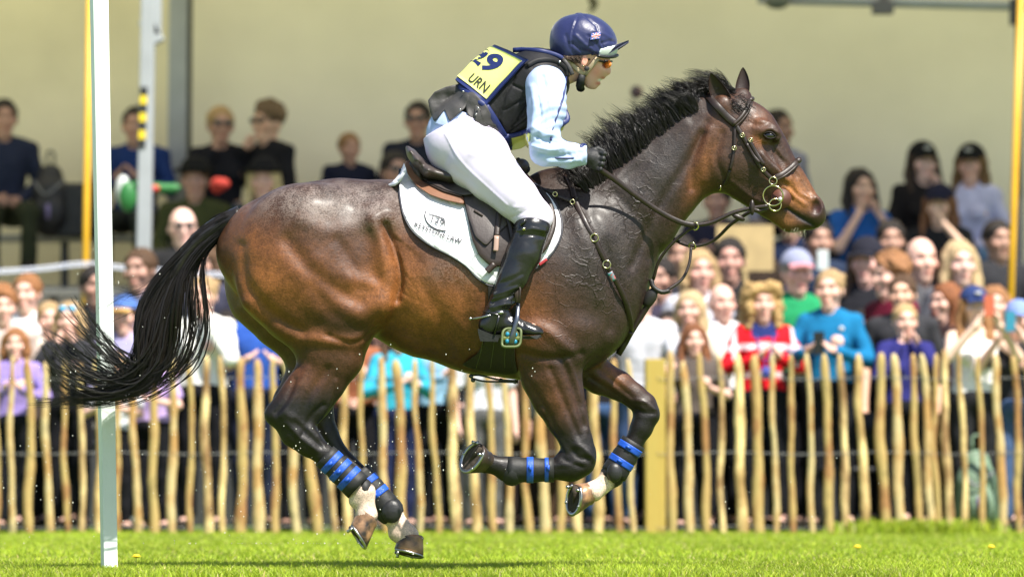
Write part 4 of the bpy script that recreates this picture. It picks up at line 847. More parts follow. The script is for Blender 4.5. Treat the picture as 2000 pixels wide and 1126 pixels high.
# saddle
saddle = empty('saddle', tuple(P(900, 340, 0))); tag(saddle, 'dark brown leather jumping saddle on the white pad under the rider', 'saddle')
SF = Field(P(775, 410, -.30)-[0, 0, .02], P(1100, 270, .30), .0075)
SF.chain([(P(806, 302, 0), .016, 5.0), (P(815, 318, 0), .024, 6.0), (P(838, 338, 0), .03, 6.0), (P(880, 350, 0), .035, 5.0), (P(940, 350, 0), .04, 3.6), (P(990, 340, 0), .04, 3.0), (P(1018, 326, 0), .035, 2.4)], .03)
SF.chain([(P(796, 289, 0), .010, 9), (P(803, 300, 0), .014, 10), (P(818, 318, 0), .018, 10)], .02)
SV, SFc = SF.mesh(3); SV = SV.copy(); SV[:, 2] -= .0
mesh_np('seat', SV, SFc, M['leag'], saddle)
drape('seat_side', [(797, 318), (812, 340), (836, 356), (872, 372), (905, 382), (935, 378), (930, 352), (880, 340), (835, 328), (812, 310)], hy, .062, M['leag'], saddle, c=(865, 350), thick=.03, both=True, smooth_n=1)
drape('panel', [(790, 316), (795, 338), (812, 362), (840, 381), (872, 392), (908, 400), (906, 384), (868, 374), (832, 356), (812, 336), (803, 312)], hy, .044, M['tanlea'], saddle, c=(838, 362), thick=.03, both=True, smooth_n=1)
drape('rear_panel', [(800, 312), (806, 335), (828, 356), (866, 374), (905, 385), (903, 378), (868, 362), (836, 344), (815, 318)], hy, .056, M['lea'], saddle, c=(846, 350), thick=.02, both=True, smooth_n=1)
drape('flap', [(900, 352), (903, 380), (912, 420), (922, 468), (936, 500), (958, 520), (985, 520), (1010, 506), (1036, 505), (1060, 484), (1077, 452), (1080, 422), (1068, 392), (1050, 368), (1010, 352), (950, 346)], hy, .030, M['lea'], saddle, c=(985, 430), thick=.014, both=True, rings=12, smooth_n=1)
drape('skirt_flap', [(898, 352), (905, 385), (916, 425), (928, 462), (949, 481), (966, 462), (990, 440), (1005, 400), (1000, 360), (950, 350)], hy, .040, M['leag'], saddle, c=(950, 405), thick=.008, both=True, smooth_n=1)
q = MB(); strap(q, [(1050, 368), (1070, 392), (1080, 425), (1077, 452), (1062, 484), (1042, 502)], .013, .7, .038, 30, nn=10); q.build('knee_block', M['lea'], saddle)
q = MB(); strap(q, [(926, 411), (936, 417), (943, 421)], .0045, .6, .046, 10); q.build('strap_keeper', M['lea'], saddle)
q = MB(); pl = strap(q, [(976, 405), (972, 440), (970, 460)], .0105, .25, .050, 12); sl_ = q.build('stirrup_leather', M['lea'], saddle)
q = MB(); strap(q, [(970, 460), (969, 480), (968, 490)], .0105, .25, .051, 8); q.build('leather_end', mat('worn_leather_tip', (.36, .24, .19), .4), sl_)
q = MB(); strap(q, [(988, 410), (996, 440), (1002, 470)], .009, .3, .048, 12); q.tube([P(1000, 500, -.33), P(1008, 560, -.375), P(1011, 590, -.395)], .010, 8, flat=((0, 1, 0), .3)); q.tube([P(1005, 520, -.35), P(1016, 565, -.385), P(1014, 592, -.395)], .0045, 6); q.build('stirrup_leather', M['lea'], saddle)
q = MB(); strap(q, [(966, 515), (956, 525), (951, 530)], .013, .5, .032, 8); q.build('buckle_guard', M['lea'], saddle)
girth = empty('girth', tuple(P(960, 700, -.2))); tag(girth, 'dark leather girth around the belly under the rider\'s boot', 'girth')
drape('band', [(952, 545), (1012, 545), (1010, 600), (1004, 660), (1006, 700), (1012, 730), (985, 733), (950, 727), (915, 718), (900, 712), (928, 696), (945, 670), (955, 620)], hy, .012, mat('girth_leather', (.018, .014, .011), .55, bump=.002, bscale=40), girth, c=(975, 660), rings=12, smooth_n=2)
q = MB()
for i in range(3): strap(q, [(945+i*22, 655), (938+i*24, 690), (930+i*28, 718)], .002, 1, .014, 12, nn=5)
q.build('edge_stitching', mat('olive_thread', (.07, .075, .03), .6), girth)
q = MB(); q.tube(spline([P(920, 732, -.05), P(940, 733, -.08), P(975, 741, -.1), P(1012, 743, -.1)], 14), .004, 6); q.tube(spline([P(920, 738, -.05), P(945, 744, -.08), P(975, 745, -.1), P(1012, 746, -.1)], 14), .004, 6)
for a in ((920, 734), (924, 742), (978, 742), (1006, 745)): q.ball(P(*a, -.09), (.010, .008, .009), 8)
q.build('clip_cord', mat('clip_black', (.02, .02, .02), .25, coat=.5), girth)
# breastplate and martingale
bpl = empty('breastplate', tuple(P(1170, 500, -.2))); tag(bpl, 'brown leather breastplate strap down the shoulder with brass rings', 'breastplate')
q = MB(); strap(q, [(1106, 340), (1116, 362), (1124, 390)], .013, .4, .010, 12); strap(q, [(1120, 385), (1135, 418), (1150, 448), (1160, 462)], .0115, .4, .010, 14); strap(q, [(1163, 468), (1172, 490), (1183, 512)], .0115, .4, .010, 12)
strap(q, [(1187, 520), (1205, 552), (1220, 585), (1230, 620), (1232, 648)], .0115, .4, .010, 16); q.tube(spline([P(1232, 648, -.05), P(1222, 668, -.02), P(1208, 692, 0)], 10), .012, 8, flat=((0, 1, 0), .4)); q.build('shoulder_strap', M['bridle'], bpl)
q = MB(); strap(q, [(1042, 361), (1062, 370), (1080, 376)], .0075, .5, .022, 10); strap(q, [(1088, 382), (1104, 388), (1114, 392)], .0095, .5, .016, 10); q.build('saddle_strap', M['bridle'], bpl)
q = MB()
for a in ((1161, 464), (1185, 516)): q.torus(S(*a, .016), .0155, .0032, (0, 1, 0), 18)
for a in ((1038, 360), (1084, 379), (1118, 394)): q.torus(S(*a, .024), .009, .0026, (0, 1, 0), 14)
q.build('ring', M['brass'], bpl)
q = MB(); strap(q, [(1191, 531), (1195, 539), (1199, 547)], .0118, .42, .0105, 6); q.build('coloured_beads', mat('beads', (.05, .35, .42), .4, col2=(.45, .1, .1), vscale=90), bpl)
mg = empty('martingale', tuple(P(1270, 580, -.05))); tag(mg, 'leather running martingale from the chest up to the rein rings', 'martingale')
q = MB(); q.tube(spline([P(1208, 690, -.01), P(1240, 636, -.03), P(1258, 608, -.04), P(1272, 585, -.05)], 14), .0125, 8, flat=((.4, .7, .6), .5)); q.build('chest_strap', M['bridle'], mg)
q = MB(); q.tube(spline([P(1262, 598, -.045), P(1270, 580, -.05), P(1280, 564, -.055)], 8), [.014, .021, .024, .026, .026, .024, .019, .012], 10, flat=((.3, 1, .2), .55)); q.tube(spline([P(1272, 545, -.055), P(1276, 560, -.06), P(1292, 570, -.06), P(1308, 567, -.055)], 10), .010, 8); q.build('stopper', mat('rubber_stopper', (.016, .014, .013), .5), mg)
q = MB(); q.tube(spline([P(1276, 546, -.06), P(1287, 510, -.08), P(1310, 478, -.1), P(1340, 452, -.11), P(1356, 443, -.12)], 20), .0065, 8); q.tube(spline([P(1304, 566, -.04), P(1332, 545, -.02), P(1346, 515, 0), P(1350, 482, .02)], 18), .006, 8); q.build('fork', M['bridle'], mg)
MB().torus(P(1357, 441, -.12), .0155, .0032, (.5, 1, .2), 18).build('ring', M['brass'], mg); MB().torus(P(1352, 480, .02), .0145, .003, (.5, 1, .5), 18).build('ring', M['brass'], mg)
# bridle
br = empty('bridle', tuple(P(1450, 280, -.1))); tag(br, 'dark brown leather bridle with brass buckles on the horse\'s head', 'bridle')
q = MB(); strap(q, [(1383, 187), (1400, 207), (1420, 228), (1437, 242)], .0165, .28, .010, 16); q.build('headpiece', M['bridle'], br)
q = MB(); b1 = strap(q, [(1432, 243), (1446, 230), (1458, 212), (1464, 196)], .0085, .7, .013, 14); strap(q, [(1436, 247), (1450, 234), (1463, 216), (1469, 200)], .004, .8, .014, 14); q.tube([S(1464, 197, .012), P(1468, 193, -.02), P(1470, 193, .03)], .009, 8); q.build('browband', M['lea'], br)
q = MB(); strap(q, [(1436, 243), (1452, 268), (1468, 296), (1488, 330), (1508, 350)], .0095, .35, .010, 24); strap(q, [(1464, 275), (1478, 300), (1492, 322)], .0085, .35, .016, 14); strap(q, [(1458, 280), (1472, 304), (1484, 318)], .006, .35, .018, 12); q.build('cheekpiece', M['bridle'], br)
q = MB(); strap(q, [(1435, 246), (1435, 270), (1434, 292), (1431, 312), (1426, 332)], .0062, .4, .008, 18); strap(q, [(1426, 332), (1420, 350), (1412, 362)], .006, .4, .006, 10); q.build('throatlash', M['bridle'], br)
q = MB(); strap(q, [(1512, 348), (1528, 340), (1544, 328), (1556, 316)], .0125, .55, .010, 16, nn=10); strap(q, [(1515, 352), (1531, 344), (1547, 332), (1559, 320)], .004, .8, .0165, 16); q.tube([S(1556, 316, .010), P(1561, 312, -.015), P(1561, 312, .03)], .012, 8); q.build('noseband', M['lea'], br)
q = MB(); q.torus(S(1406, 366, .004), .010, .003, (1, .3, 0), 14)
for (a, ang) in (((1450, 264), 40), ((1466, 273), 30), ((1434, 289), 0), ((1491, 331), 30)):
    c_ = S(*a, .018); q.torus(c_, .0092, .0022, (0, 1, 0), 12, sq=(1, .85)); q.tube([c_+np.array([-.008, -.002, .002]), c_+np.array([.008, -.002, -.002])], .0016, 5)
q.build('buckle', M['brass'], br)
q = MB(); q.torus(S(1510, 353, .022), .0155, .0030, (0, 1, 0), 20); q.torus(S(1510, 382, .026), .0405, .0036, (.15, 1, .1), 36); q.torus(S(1514, 400, .028), .0245, .0034, (-.1, 1, 0), 28); q.build('bit_ring', M['brass'], br)
q = MB(); cdisc = S(1526, 388, .012); cdisc[1] = min(cdisc[1], S(1512, 392, .006)[1]); q.tube([cdisc+np.array([0, .004, 0]), cdisc-np.array([0, .003, 0])], .041, 32, flat=None); q.build('bit_guard', mat('bit_guard_leather', (.10, .035, .022), .5, var=.2, vscale=30), br)
MB().ball(S(1524, 389, .028), .0105, 14).build('bit_end', mat('pearl_steel', (.75, .75, .7), .25, metal=.6), br)
q = MB(); q.tube(spline([P(1166, 327, -.235), P(1200, 350, -.20), P(1240, 380, -.175), P(1290, 414, -.15), P(1330, 434, -.135), P(1357, 440, -.125)], 30), .0115, 8, flat=((0, 1, 0), .4))
q.tube(spline([P(1357, 440, -.125), P(1390, 434, -.125), P(1430, 416, -.125), P(1465, 407, -.125), P(1500, 402, -.13)], 24), .0085, 8, flat=((0, 1, 0), .6)); q.build('rein', M['bridle'], br)
q = MB(); q.tube(spline([P(1500, 408, -.11), P(1470, 412, -.09), P(1430, 436, -.03), P(1395, 468, .02), P(1352, 480, .03), P(1310, 462, .06), P(1240, 400, .15), P(1170, 330, .16)], 36), .007, 8, flat=((0, 1, 0), .6)); q.build('rein', M['bridle'], br)
q = MB(); q.ball(P(1469, 405, -.13), (.011, .012, .033), 12); q.ball(P(1442, 424, -.12), (.030, .010, .012), 12, rot=Matrix.Rotation(R(25), 3, 'Y')); q.tube([P(1468, 408, -.13), P(1482, 412, -.12), P(1500, 406, -.11)], .01, 8); q.build('rein_stop', M['bridle'], br)
# ---------------------------------------------------------------- the rider
rider = empty('person', tuple(P(930, 300, 0))); tag(rider, 'rider in navy hat cover and black body protector crouched over the galloping horse', 'rider')
M['skin'] = mat('skin', (.70, .40, .29), .5, vcol=False, bump=.0004, bscale=120, var=.06, vscale=12); M['skinv'] = mat('skin_tinted', (.7, .4, .3), .5, vcol=True, var=.06, vscale=14, bump=.0003, bscale=150)
M['breech'] = mat('white_breeches', (.68, .62, .78), .55, bump=.0012, bscale=18, sheen=.15); M['shirt'] = mat('pale_blue_shirt', (.43, .535, .80), .62, bump=.007, bscale=9, stretch=(1.6, 1, .7))
M['vest'] = mat('black_vest', (.012, .0115, .013), .6, spec=.35, bump=.002, bscale=60, var=.2, vscale=20); M['navy'] = mat('navy_trim', (.012, .022, .11), .5); M['bibm'] = mat('yellow_bib', (.78, .80, .24), .5, bump=.002, bscale=14, var=.05)
M['riding'] = mat('riding_boot', (.013, .013, .014), .26, bump=.004, bscale=18, var=.3, vscale=25, coat=.25); M['glove'] = mat('black_glove', (.014, .014, .015), .6, bump=.0015, bscale=120)
M['satin'] = mat('navy_satin', (.014, .019, .085), .42, bump=.006, bscale=12, sheen=.3); M['blackpl'] = mat('black_plastic', (.012, .012, .013), .3)
lo, hi = P(825, 680, -.46), P(1245, 15, .46); lo[0] = P(825, 300, 0)[0]; 
def RF(h=.006): return Field((lo[0]-.02, -.46, lo[2]), (hi[0], .46, hi[2]), h)
rot20 = Matrix.Rotation(R(18), 3, 'Y')
torso = lambda d: [(P(893, 262, 0), .125+d, 1.15), (P(935, 232, 0), .125+d, 1.08), (P(990, 195, 0), .145+d, 1.08), (P(1045, 158, 0), .115+d, 1.35), (P(1078, 138, 0), .06+d, 1.2)]
def arm(f, s, d=0):
    if s < 0: f.chain([(P(1066, 168, -.17), .078+d), (P(1068, 215, -.23), .072+d), (P(1060, 262, -.26), .058+d), (P(1073, 292, -.265), .055+d), (P(1110, 304, -.245), .046+d), (P(1140, 303, -.225), .035+d)], .03)
    else: f.chain([(P(1060, 160, .17), .078+d), (P(1064, 215, .24), .07+d), (P(1062, 275, .27), .055+d), (P(1085, 296, .255), .05+d), (P(1140, 305, .16), .035+d)], .03)
def thigh(f, s, d=0):
    f.chain([(P(908, 284, s*.09), .142+d, .95), (P(935, 312, s*.15), .132+d, .95), (P(965, 345, s*.21), .108+d, .95), (P(1008, 386, s*.275), .088+d, .92), (P(1044, 424, s*.305), .072+d, .92), (P(1036, 452, s*.315), .058+d)], .03)
def calf(f, s, d=0):
    f.chain([(P(1040, 446, s*.315), .062+d), (P(1022, 496, s*.33), .064+d), (P(1003, 540, s*.34), .056+d), (P(982, 585, s*.345), .043+d), (P(970, 612, s*.345), .040+d)], .02)
def head(f, d=0):
    f.ell(P(1143, 100, 0), (.098+d, .078+d, .095+d), .02)
    f.chain([(P(1166, 118, 0), .052, 1.15), (P(1164, 134, 0), .050, 1.1), (P(1156, 152, 0), .036, 1.05), (P(1152, 162, 0), .020, 1.2)], .02)
    f.seg(P(1142, 138, 0), P(1153, 161, 0), .035, .018, .02, 1.5, 1.2)
    f.chain([(P(1184, 122, 0), .010), (P(1189, 140, 0), .0105)], .012); f.ell(P(1184, 143, 0), (.014, .017, .009), .008)
    f.ell(P(1177, 152, 0), (.011, .022, .007), .005); f.ell(P(1169, 163, 0), (.011, .02, .0075), .006); f.ell(P(1160, 168, 0), (.016, .02, .014), .012)
    f.ell(P(1177, 157.5, 0), (.018, .017, .0055), .004, sub=True)
    f.ell(P(1180, 126, -.03), (.016, .018, .012), .012, sub=True); f.ell(P(1180, 126, .03), (.016, .018, .012), .012, sub=True)
    for s in (-1, 1):
        f.ell(P(1141, 119, s*.078), (.016, .009, .026), .006, rot=Matrix.Rotation(R(10), 3, 'Y')); f.ell(P(1142, 118, s*.087), (.0085, .006, .016), .004, sub=True)
    f.chain([(P(1094, 142, 0), .060), (P(1128, 128, 0), .056)], .03)
def hand(f, s, c, k=.008):
    """fist closed on the rein: palm, four curled fingers, thumb on top"""
    c = np.asarray(c)
    f.ell(c, (.034, .020, .044), k, rot=Matrix.Rotation(R(-20), 3, 'Y'))
    for i in range(4):
        a = c+np.array([.020-.005*i, s*.002, .030-.021*i]); b_ = a+np.array([.020, s*.014, -.004]); c2 = b_+np.array([-.004, -s*.026, -.004]); d2 = c2+np.array([-.022, -s*.004, 0])
        rr = (.0105, .011, .0105, .009)[i]; f.seg(a, b_, rr, rr, .004); f.seg(b_, c2, rr, rr*.95, .003); f.seg(c2, d2, rr*.95, rr*.85, .003)
    a = c+np.array([-.012, -s*.012, .036]); b_ = a+np.array([.026, -s*.006, .012]); f.seg(a, b_, .013, .011, .006); f.seg(b_, b_+np.array([.022, 0, -.010]), .011, .009, .003)
B = RF(); B.chain(torso(-.012), .05); head(B)
for s in (-1, 1):
    arm(B, s, -.012); thigh(B, s, -.035); calf(B, s, -.008)
    B.seg(P(968, 618, s*.345), P(955, 636, s*.345), .034, .03, .02); B.seg(P(960, 634, s*.345), P(1040, 640, s*.345), .03, .02, .02)
B.seg(P(1140, 303, -.225), P(1157, 311, -.22), .030, .026, .02); B.ell(P(1160, 312, -.22), (.03, .018, .04), .01); B.seg(P(1140, 305, .16), P(1160, 314, .13), .03, .03, .02)
V, F = B.mesh(1); px, py = topx(V[:, 0], V[:, 1], V[:, 2])
col = np.tile(np.array([.74, .42, .31]), (len(V), 1)); blend((.75, .28, .2), .7*g(1165, 140, 10, 12)); blend((.62, .16, .14), .9*g(1178, 152, 5, 2.5)+.9*g(1168, 163, 5, 3)); blend((.9, .88, .8), 1.2*g(1172, 156.5, 4, 2.2)); blend((.7, .22, .16), .6*g(1141, 118, 9, 12)); blend((.70, .30, .2), .5*g(1188, 141, 5, 5))
body = mesh_np('body', V, F, M['skinv'], rider, col=col)
# breeches
f = RF(); f.chain([(P(890, 268, 0), .132, 1.18), (P(915, 255, 0), .125, 1.12)], .03)
for s in (-1, 1): thigh(f, s)
f.ell(P(880, 285, -.09), (.10, .09, .11), .03); f.ell(P(880, 285, .09), (.10, .09, .11), .03)
f.cut((-.45, 0, .9), P(905, 232, 0)); V, F = f.mesh(1)
px, py = topx(V[:, 0], V[:, 1], V[:, 2]); N = vnorm(V, F); d = np.zeros(len(V))
for pts, w, a in (([(870, 262), (905, 320), (990, 400)], 2.2, .003), ([(985, 300), (1000, 330), (1035, 385)], 5, .003), ([(1000, 425), (1020, 415), (1050, 405)], 3, -.004), ([(1005, 405), (1030, 400), (1050, 390)], 3, .003), ([(885, 330), (930, 360), (980, 405)], 6, -.003), ([(920, 300), (960, 310), (980, 320)], 6, .003), ([(960, 295), (985, 318)], 4, -.004)):
    d += a*np.exp(-(sdpoly([tuple(q_[:2]) for q_ in spline([(x, z, 0) for x, z in pts], 14)], px, py)/w)**2) if len(pts) > 2 else a*np.exp(-(sdpoly(pts, px, py)/w)**2)
mesh_np('breeches', V+N*d[:, None], F, M['breech'], rider)
# shirt: waist and sleeves
f = RF(); f.chain([(P(893, 262, 0), .126, 1.18), (P(910, 248, 0), .130, 1.14), (P(940, 228, 0), .128, 1.1), (P(990, 195, 0), .13, 1.1), (P(1045, 160, 0), .115, 1.3)], .03); f.cut((-.62, 0, -.78), P(865, 345, 0))
f2 = RF(); arm(f2, -1, .006); arm(f2, 1, .006); f2.ell(P(1060, 300, -.27), (.05, .045, .045), .03); f2.cut((1, 0, .0), P(1146, 300, -.2)); f.D = np.minimum(f.D, f2.D)
V, F = f.mesh(1); px, py = topx(V[:, 0], V[:, 1], V[:, 2]); N = vnorm(V, F); d = np.zeros(len(V))
sl = V[:, 1] < -.12
for pts, w, a in (([(1040, 170), (1045, 210), (1040, 260)], 6, .007), ([(1060, 150), (1068, 200), (1060, 255)], 5, -.006), ([(1080, 160), (1085, 210), (1076, 262)], 5, .006), ([(1050, 190), (1056, 230), (1048, 270)], 3, -.005), ([(1045, 265), (1065, 275), (1090, 280)], 4, -.009), ([(1040, 285), (1070, 292), (1100, 288)], 4, .009),
                  ([(1055, 300), (1090, 305), (1130, 298)], 4, -.006), ([(1070, 315), (1100, 316), (1130, 312)], 4, .006), ([(1045, 250), (1070, 262), (1090, 268)], 4, .006), ([(1100, 292), (1120, 290), (1138, 292)], 3, .004), ([(1110, 300), (1118, 310), (1120, 320)], 3, -.005), ([(1125, 296), (1132, 306), (1134, 316)], 3, .004)):
    d += sl*a*np.exp(-(sdpoly([tuple(q_[:2]) for q_ in spline([(x, z, 0) for x, z in pts], 14)], px, py)/w)**2)
for pts, w, a in (([(865, 240), (900, 262), (940, 300)], 4, -.006), ([(875, 232), (915, 250), (960, 290)], 4, .006), ([(895, 228), (940, 255), (975, 290)], 4, -.005)):
    d += (~sl)*a*np.exp(-(sdpoly(pts, px, py)/w)**2)
d += .0022*np.array([mnoise.noise(Vector((a*34+c*9, b*30, c*13-a*8))) for a, b, c in V])+.0015*np.array([abs(mnoise.noise(Vector((a*15, b*15, c*22+a*12)))) for a, b, c in V])
d += sl*.0022*np.sin((py-150)*.35+px*.12+3*np.sin(px*.06))*np.exp(-((py-240)/70)**2)*np.clip((px-1035)/20, 0, 1); V = V+N*d[:, None]
mesh_np('shirt', V, F, M['shirt'], rider)
# near depth of the dressed rider
full = RF(); full.D = np.minimum(B.D, np.minimum(f.D, f2.D)); 
v_ = RF(); v_.chain([(P(925, 240, 0), .138, 1.12), (P(965, 212, 0), .164, .92), (P(1005, 190, 0), .170, .95), (P(1048, 158, 0), .136, 1.32), (P(1080, 132, 0), .075, 1.3)], .03)
v_.cut((-.76, 0, -.65), P(925, 258, 0)); v_.cut((.80, 0, .6), P(1108, 122, 0))
arm_ = RF(.006); arm(arm_, -1, .012); arm(arm_, 1, .012); v_.mix((slice(None),)*3, arm_.D, .01, True) if False else None
V, F = v_.mesh(1); px, py = topx(V[:, 0], V[:, 1], V[:, 2]); N = vnorm(V, F); d = np.zeros(len(V))
for i in range(5): d += -.006*np.exp(-(sdpoly([(985+i*9, 275-i*14), (1035+i*2, 245-i*16)], px, py)/2.0)**2)
for pts in ([(1005, 150), (985, 190), (975, 235), (985, 258)], [(985, 215), (1030, 190)], [(1000, 165), (1020, 175)], [(945, 235), (985, 280)]): d += -.008*np.exp(-(sdpoly(pts, px, py)/2.0)**2)
d += .003*np.array([mnoise.noise(Vector((a*16, b*16, c*16))) for a, b, c in V])
vest = mesh_np('body_protector', V+N*d[:, None], F, M['vest'], rider)
full.D = np.minimum(full.D, v_.D); RN = full.near(); RN = np.where(np.isnan(RN), -.02, RN)
def ry(x, z):
    i = np.clip(np.asarray((x-full.lo[0])/full.h), 0, RN.shape[0]-1.001); k = np.clip(np.asarray((z-full.lo[2])/full.h), 0, RN.shape[1]-1.001)
    i0 = i.astype(int); k0 = k.astype(int); fi = i-i0; fk = k-k0
    return RN[i0, k0]*(1-fi)*(1-fk)+RN[i0+1, k0]*fi*(1-fk)+RN[i0, k0+1]*(1-fi)*fk+RN[i0+1, k0+1]*fi*fk
def SR(px, py, off=.004):
    y = -.2
    for _ in range(4): p = P(px, py, y); y = float(ry(np.array(p[0]), np.array(p[2])))
    p = P(px, py, y-off); p[1] = y-off; return p
# loose skirt flaps of the protector and their studs
M['vflap'] = mat('black_canvas', (.05, .047, .046), .6, bump=.004, bscale=25, var=.25, vscale=14)
for poly, c_ in (([(836, 196), (848, 180), (870, 170), (896, 164), (912, 170), (918, 190), (908, 212), (896, 222), (878, 237), (868, 214), (858, 226), (848, 238), (840, 220)], (875, 195)),
                 ([(905, 175), (925, 180), (950, 205), (968, 240), (975, 262), (985, 288), (960, 292), (950, 280), (935, 262), (925, 235), (912, 222)], (940, 232))):
    drape('loose_flap', poly, ry, .020, M['vflap'], rider, c=c_, thick=.014, wr=.012, rings=10)
drape('loose_flap', [(930, 205), (938, 212), (942, 235), (952, 246), (972, 250), (975, 262), (968, 285), (958, 290), (944, 270), (928, 245), (926, 222)], ry, .032, M['vflap'], rider, c=(948, 250), thick=.008, wr=.008)
q = MB()
for a in ((905, 179), (899, 214), (930, 223), (934, 211)): q.ball(SR(*a, .040), (.0045, .003, .0045), 10)
for a in ((1093, 121),): q.ball(SR(*a, .03), (.006, .004, .006), 10)
q.build('stud', M['steel'], rider)
drape('shirt_tail', [(846, 240), (850, 222), (866, 208), (890, 214), (915, 222), (940, 238), (966, 262), (992, 296), (968, 292), (930, 270), (895, 252), (866, 246)], ry, .010, M['shirt'], rider, c=(905, 240), thick=.006, wr=.006)
# navy harness around the protector
q = MB()
def rs(q, pts, w, t=.3, off=.012, n=20): return strap(q, pts, w, t, off, n, fun=SR)
rs(q, [(897, 168), (915, 182), (935, 198), (950, 208)], .0135, .5, .014); rs(q, [(948, 206), (962, 228), (975, 250), (986, 270), (990, 292)], .0145, .35, .012); rs(q, [(984, 267), (1005, 264), (1034, 256)], .0095, .35, .014); rs(q, [(988, 268), (990, 282), (992, 294)], .022, .25, .014)
rs(q, [(1002, 98), (1040, 98), (1070, 103), (1095, 112), (1112, 128)], .010, .5, .010); q.tube(spline([P(1090, 248, -.08), P(1100, 240, -.1), P(1108, 232, -.08), P(1102, 215, -.06)], 10), .012, 8, flat=((0, 1, 0), .4)); q.build('harness', M['navy'], rider)
drape('front_panel', [(998, 268), (1034, 258), (1034, 280), (1018, 290), (998, 294)], ry, .016, M['bibm'], rider, thick=.008, smooth_n=0)
q = MB(); q.tube(spline([P(1095, 252, -.06), P(1098, 244, -.09)], 4), .01, 8); q.build('front_panel', M['bibm'], rider)
# collar and armhole edging
q = MB(); rs(q, [(1030, 128), (1050, 118), (1080, 118), (1102, 132), (1108, 150)], .011, .7, .008, 24); q.build('armhole_edge', M['vest'], rider)
q = MB(); q.tube(spline([P(1085, 105, -.06), P(1100, 116, -.085), P(1112, 132, -.09), P(1118, 146, -.085)], 14), .009, 8, flat=((0, 1, 0), .6)); q.build('collar', M['vflap'], rider); q = MB(); q.tube(spline([P(1085, 103, .06), P(1104, 118, .085), P(1112, 134, .09), P(1118, 146, .08)], 14), .009, 8); q.build('collar', M['vflap'], rider)
# number bib on the back
def bib(u, v, lift=0):
    C0 = P(893, 161, 0)*(1-v)+P(969, 93, 0)*v; E = P(951, 206, -.165)*(1-v)+P(1032, 118, -.165)*v; s = min(abs(u), 1.); gg = (1-math.sqrt(1-(.93*s)**2))/(1-math.sqrt(1-.93**2))
    p = C0+(E-C0)*gg; p[1] = -.165*u; w = np.array([-.6, 0, .8]); n_ = w*(1-.65*s)+np.array([0, -.65*u, 0]); return p+n_*(lift+.006*math.sin(v*3.1))+w*.004*mnoise.noise(Vector((u*3, v*3, 0)))
def bibs(s, v, lift):
    c_ = math.sqrt(1-.93**2); a = min(abs(s), 1); return bib(math.copysign(math.sqrt(1-(1-a*(1-c_))**2)/.93, s), v, lift)
def grid(q, u0, u1, v0, v1, lift, nu=24, nv=14, th=.006):
    V = [bib(u, v, lift) for v in np.linspace(v0, v1, nv) for u in np.linspace(u0, u1, nu)]+[bib(u, v, lift-th) for v in np.linspace(v0, v1, nv) for u in np.linspace(u0, u1, nu)]
    F = [[i*nu+j, i*nu+j+1, (i+1)*nu+j+1, (i+1)*nu+j] for i in range(nv-1) for j in range(nu-1)]; m = nu*nv; F += [[a+m for a in f_[::-1]] for f_ in F]
    per = [j for j in range(nu)]+[i*nu+nu-1 for i in range(1, nv)]+[(nv-1)*nu+j for j in range(nu-2, -1, -1)]+[i*nu for i in range(nv-2, 0, -1)]
    F += [[per[i], per[(i+1) % len(per)], per[(i+1) % len(per)]+m, per[i]+m] for i in range(len(per))]; return q.add(V, F)
bb_ = grid(MB(), -1, 1, 0, 1, .014, th=.012).build('bib_border', M['navy'], rider); bp_ = grid(MB(), -.975, .975, .07, .93, .018, th=.007).build('number_bib', M['bibm'], rider)
text_mesh('29', 1, lambda x, y: bibs(-.20+x*.80, .46+y*.52, .0215), M['navy'], 'bib_number', rider, bold=.035)
text_mesh('URN', 1, lambda x, y: bibs(.24+x*.27, .12+y*.25, .0215), mat('black_print', (.03, .03, .03), .5), 'bib_name', rider, bold=.01)
# gloves
f = Field((P(1130, 300, -.2)[0], -.33, P(1100, 345, 0)[2]), (P(1195, 300, 0)[0], .25, P(1100, 270, 0)[2]), .0035)
f.seg(P(1141, 303, -.224), P(1153, 309, -.22), .034, .030, .01); hand(f, -1, P(1161, 313, -.222)); V, F = f.mesh(1); mesh_np('glove', V, F, M['glove'], rider); f.D[:] = 1.0
hand(f, 1, P(1163, 316, .13)); f.seg(P(1141, 306, .16), P(1156, 312, .135), .034, .03, .01)
V, F = f.mesh(1); mesh_np('glove', V, F, M['glove'], rider)
q = MB(); q.tube([P(1133, 290, -.262), P(1138, 283, -.24), P(1143, 284, -.215)], .008, 6); q.tube(spline([P(1052, 302, -.30), P(1080, 308, -.308), P(1110, 309, -.30), P(1138, 308, -.268)], 14), .0035, 6)
rs(q, [(1106, 150), (1100, 190), (1088, 225), (1078, 255), (1076, 275)], .0045, .35, .004, 24); q.build('sleeve_piping', M['navy'], rider)
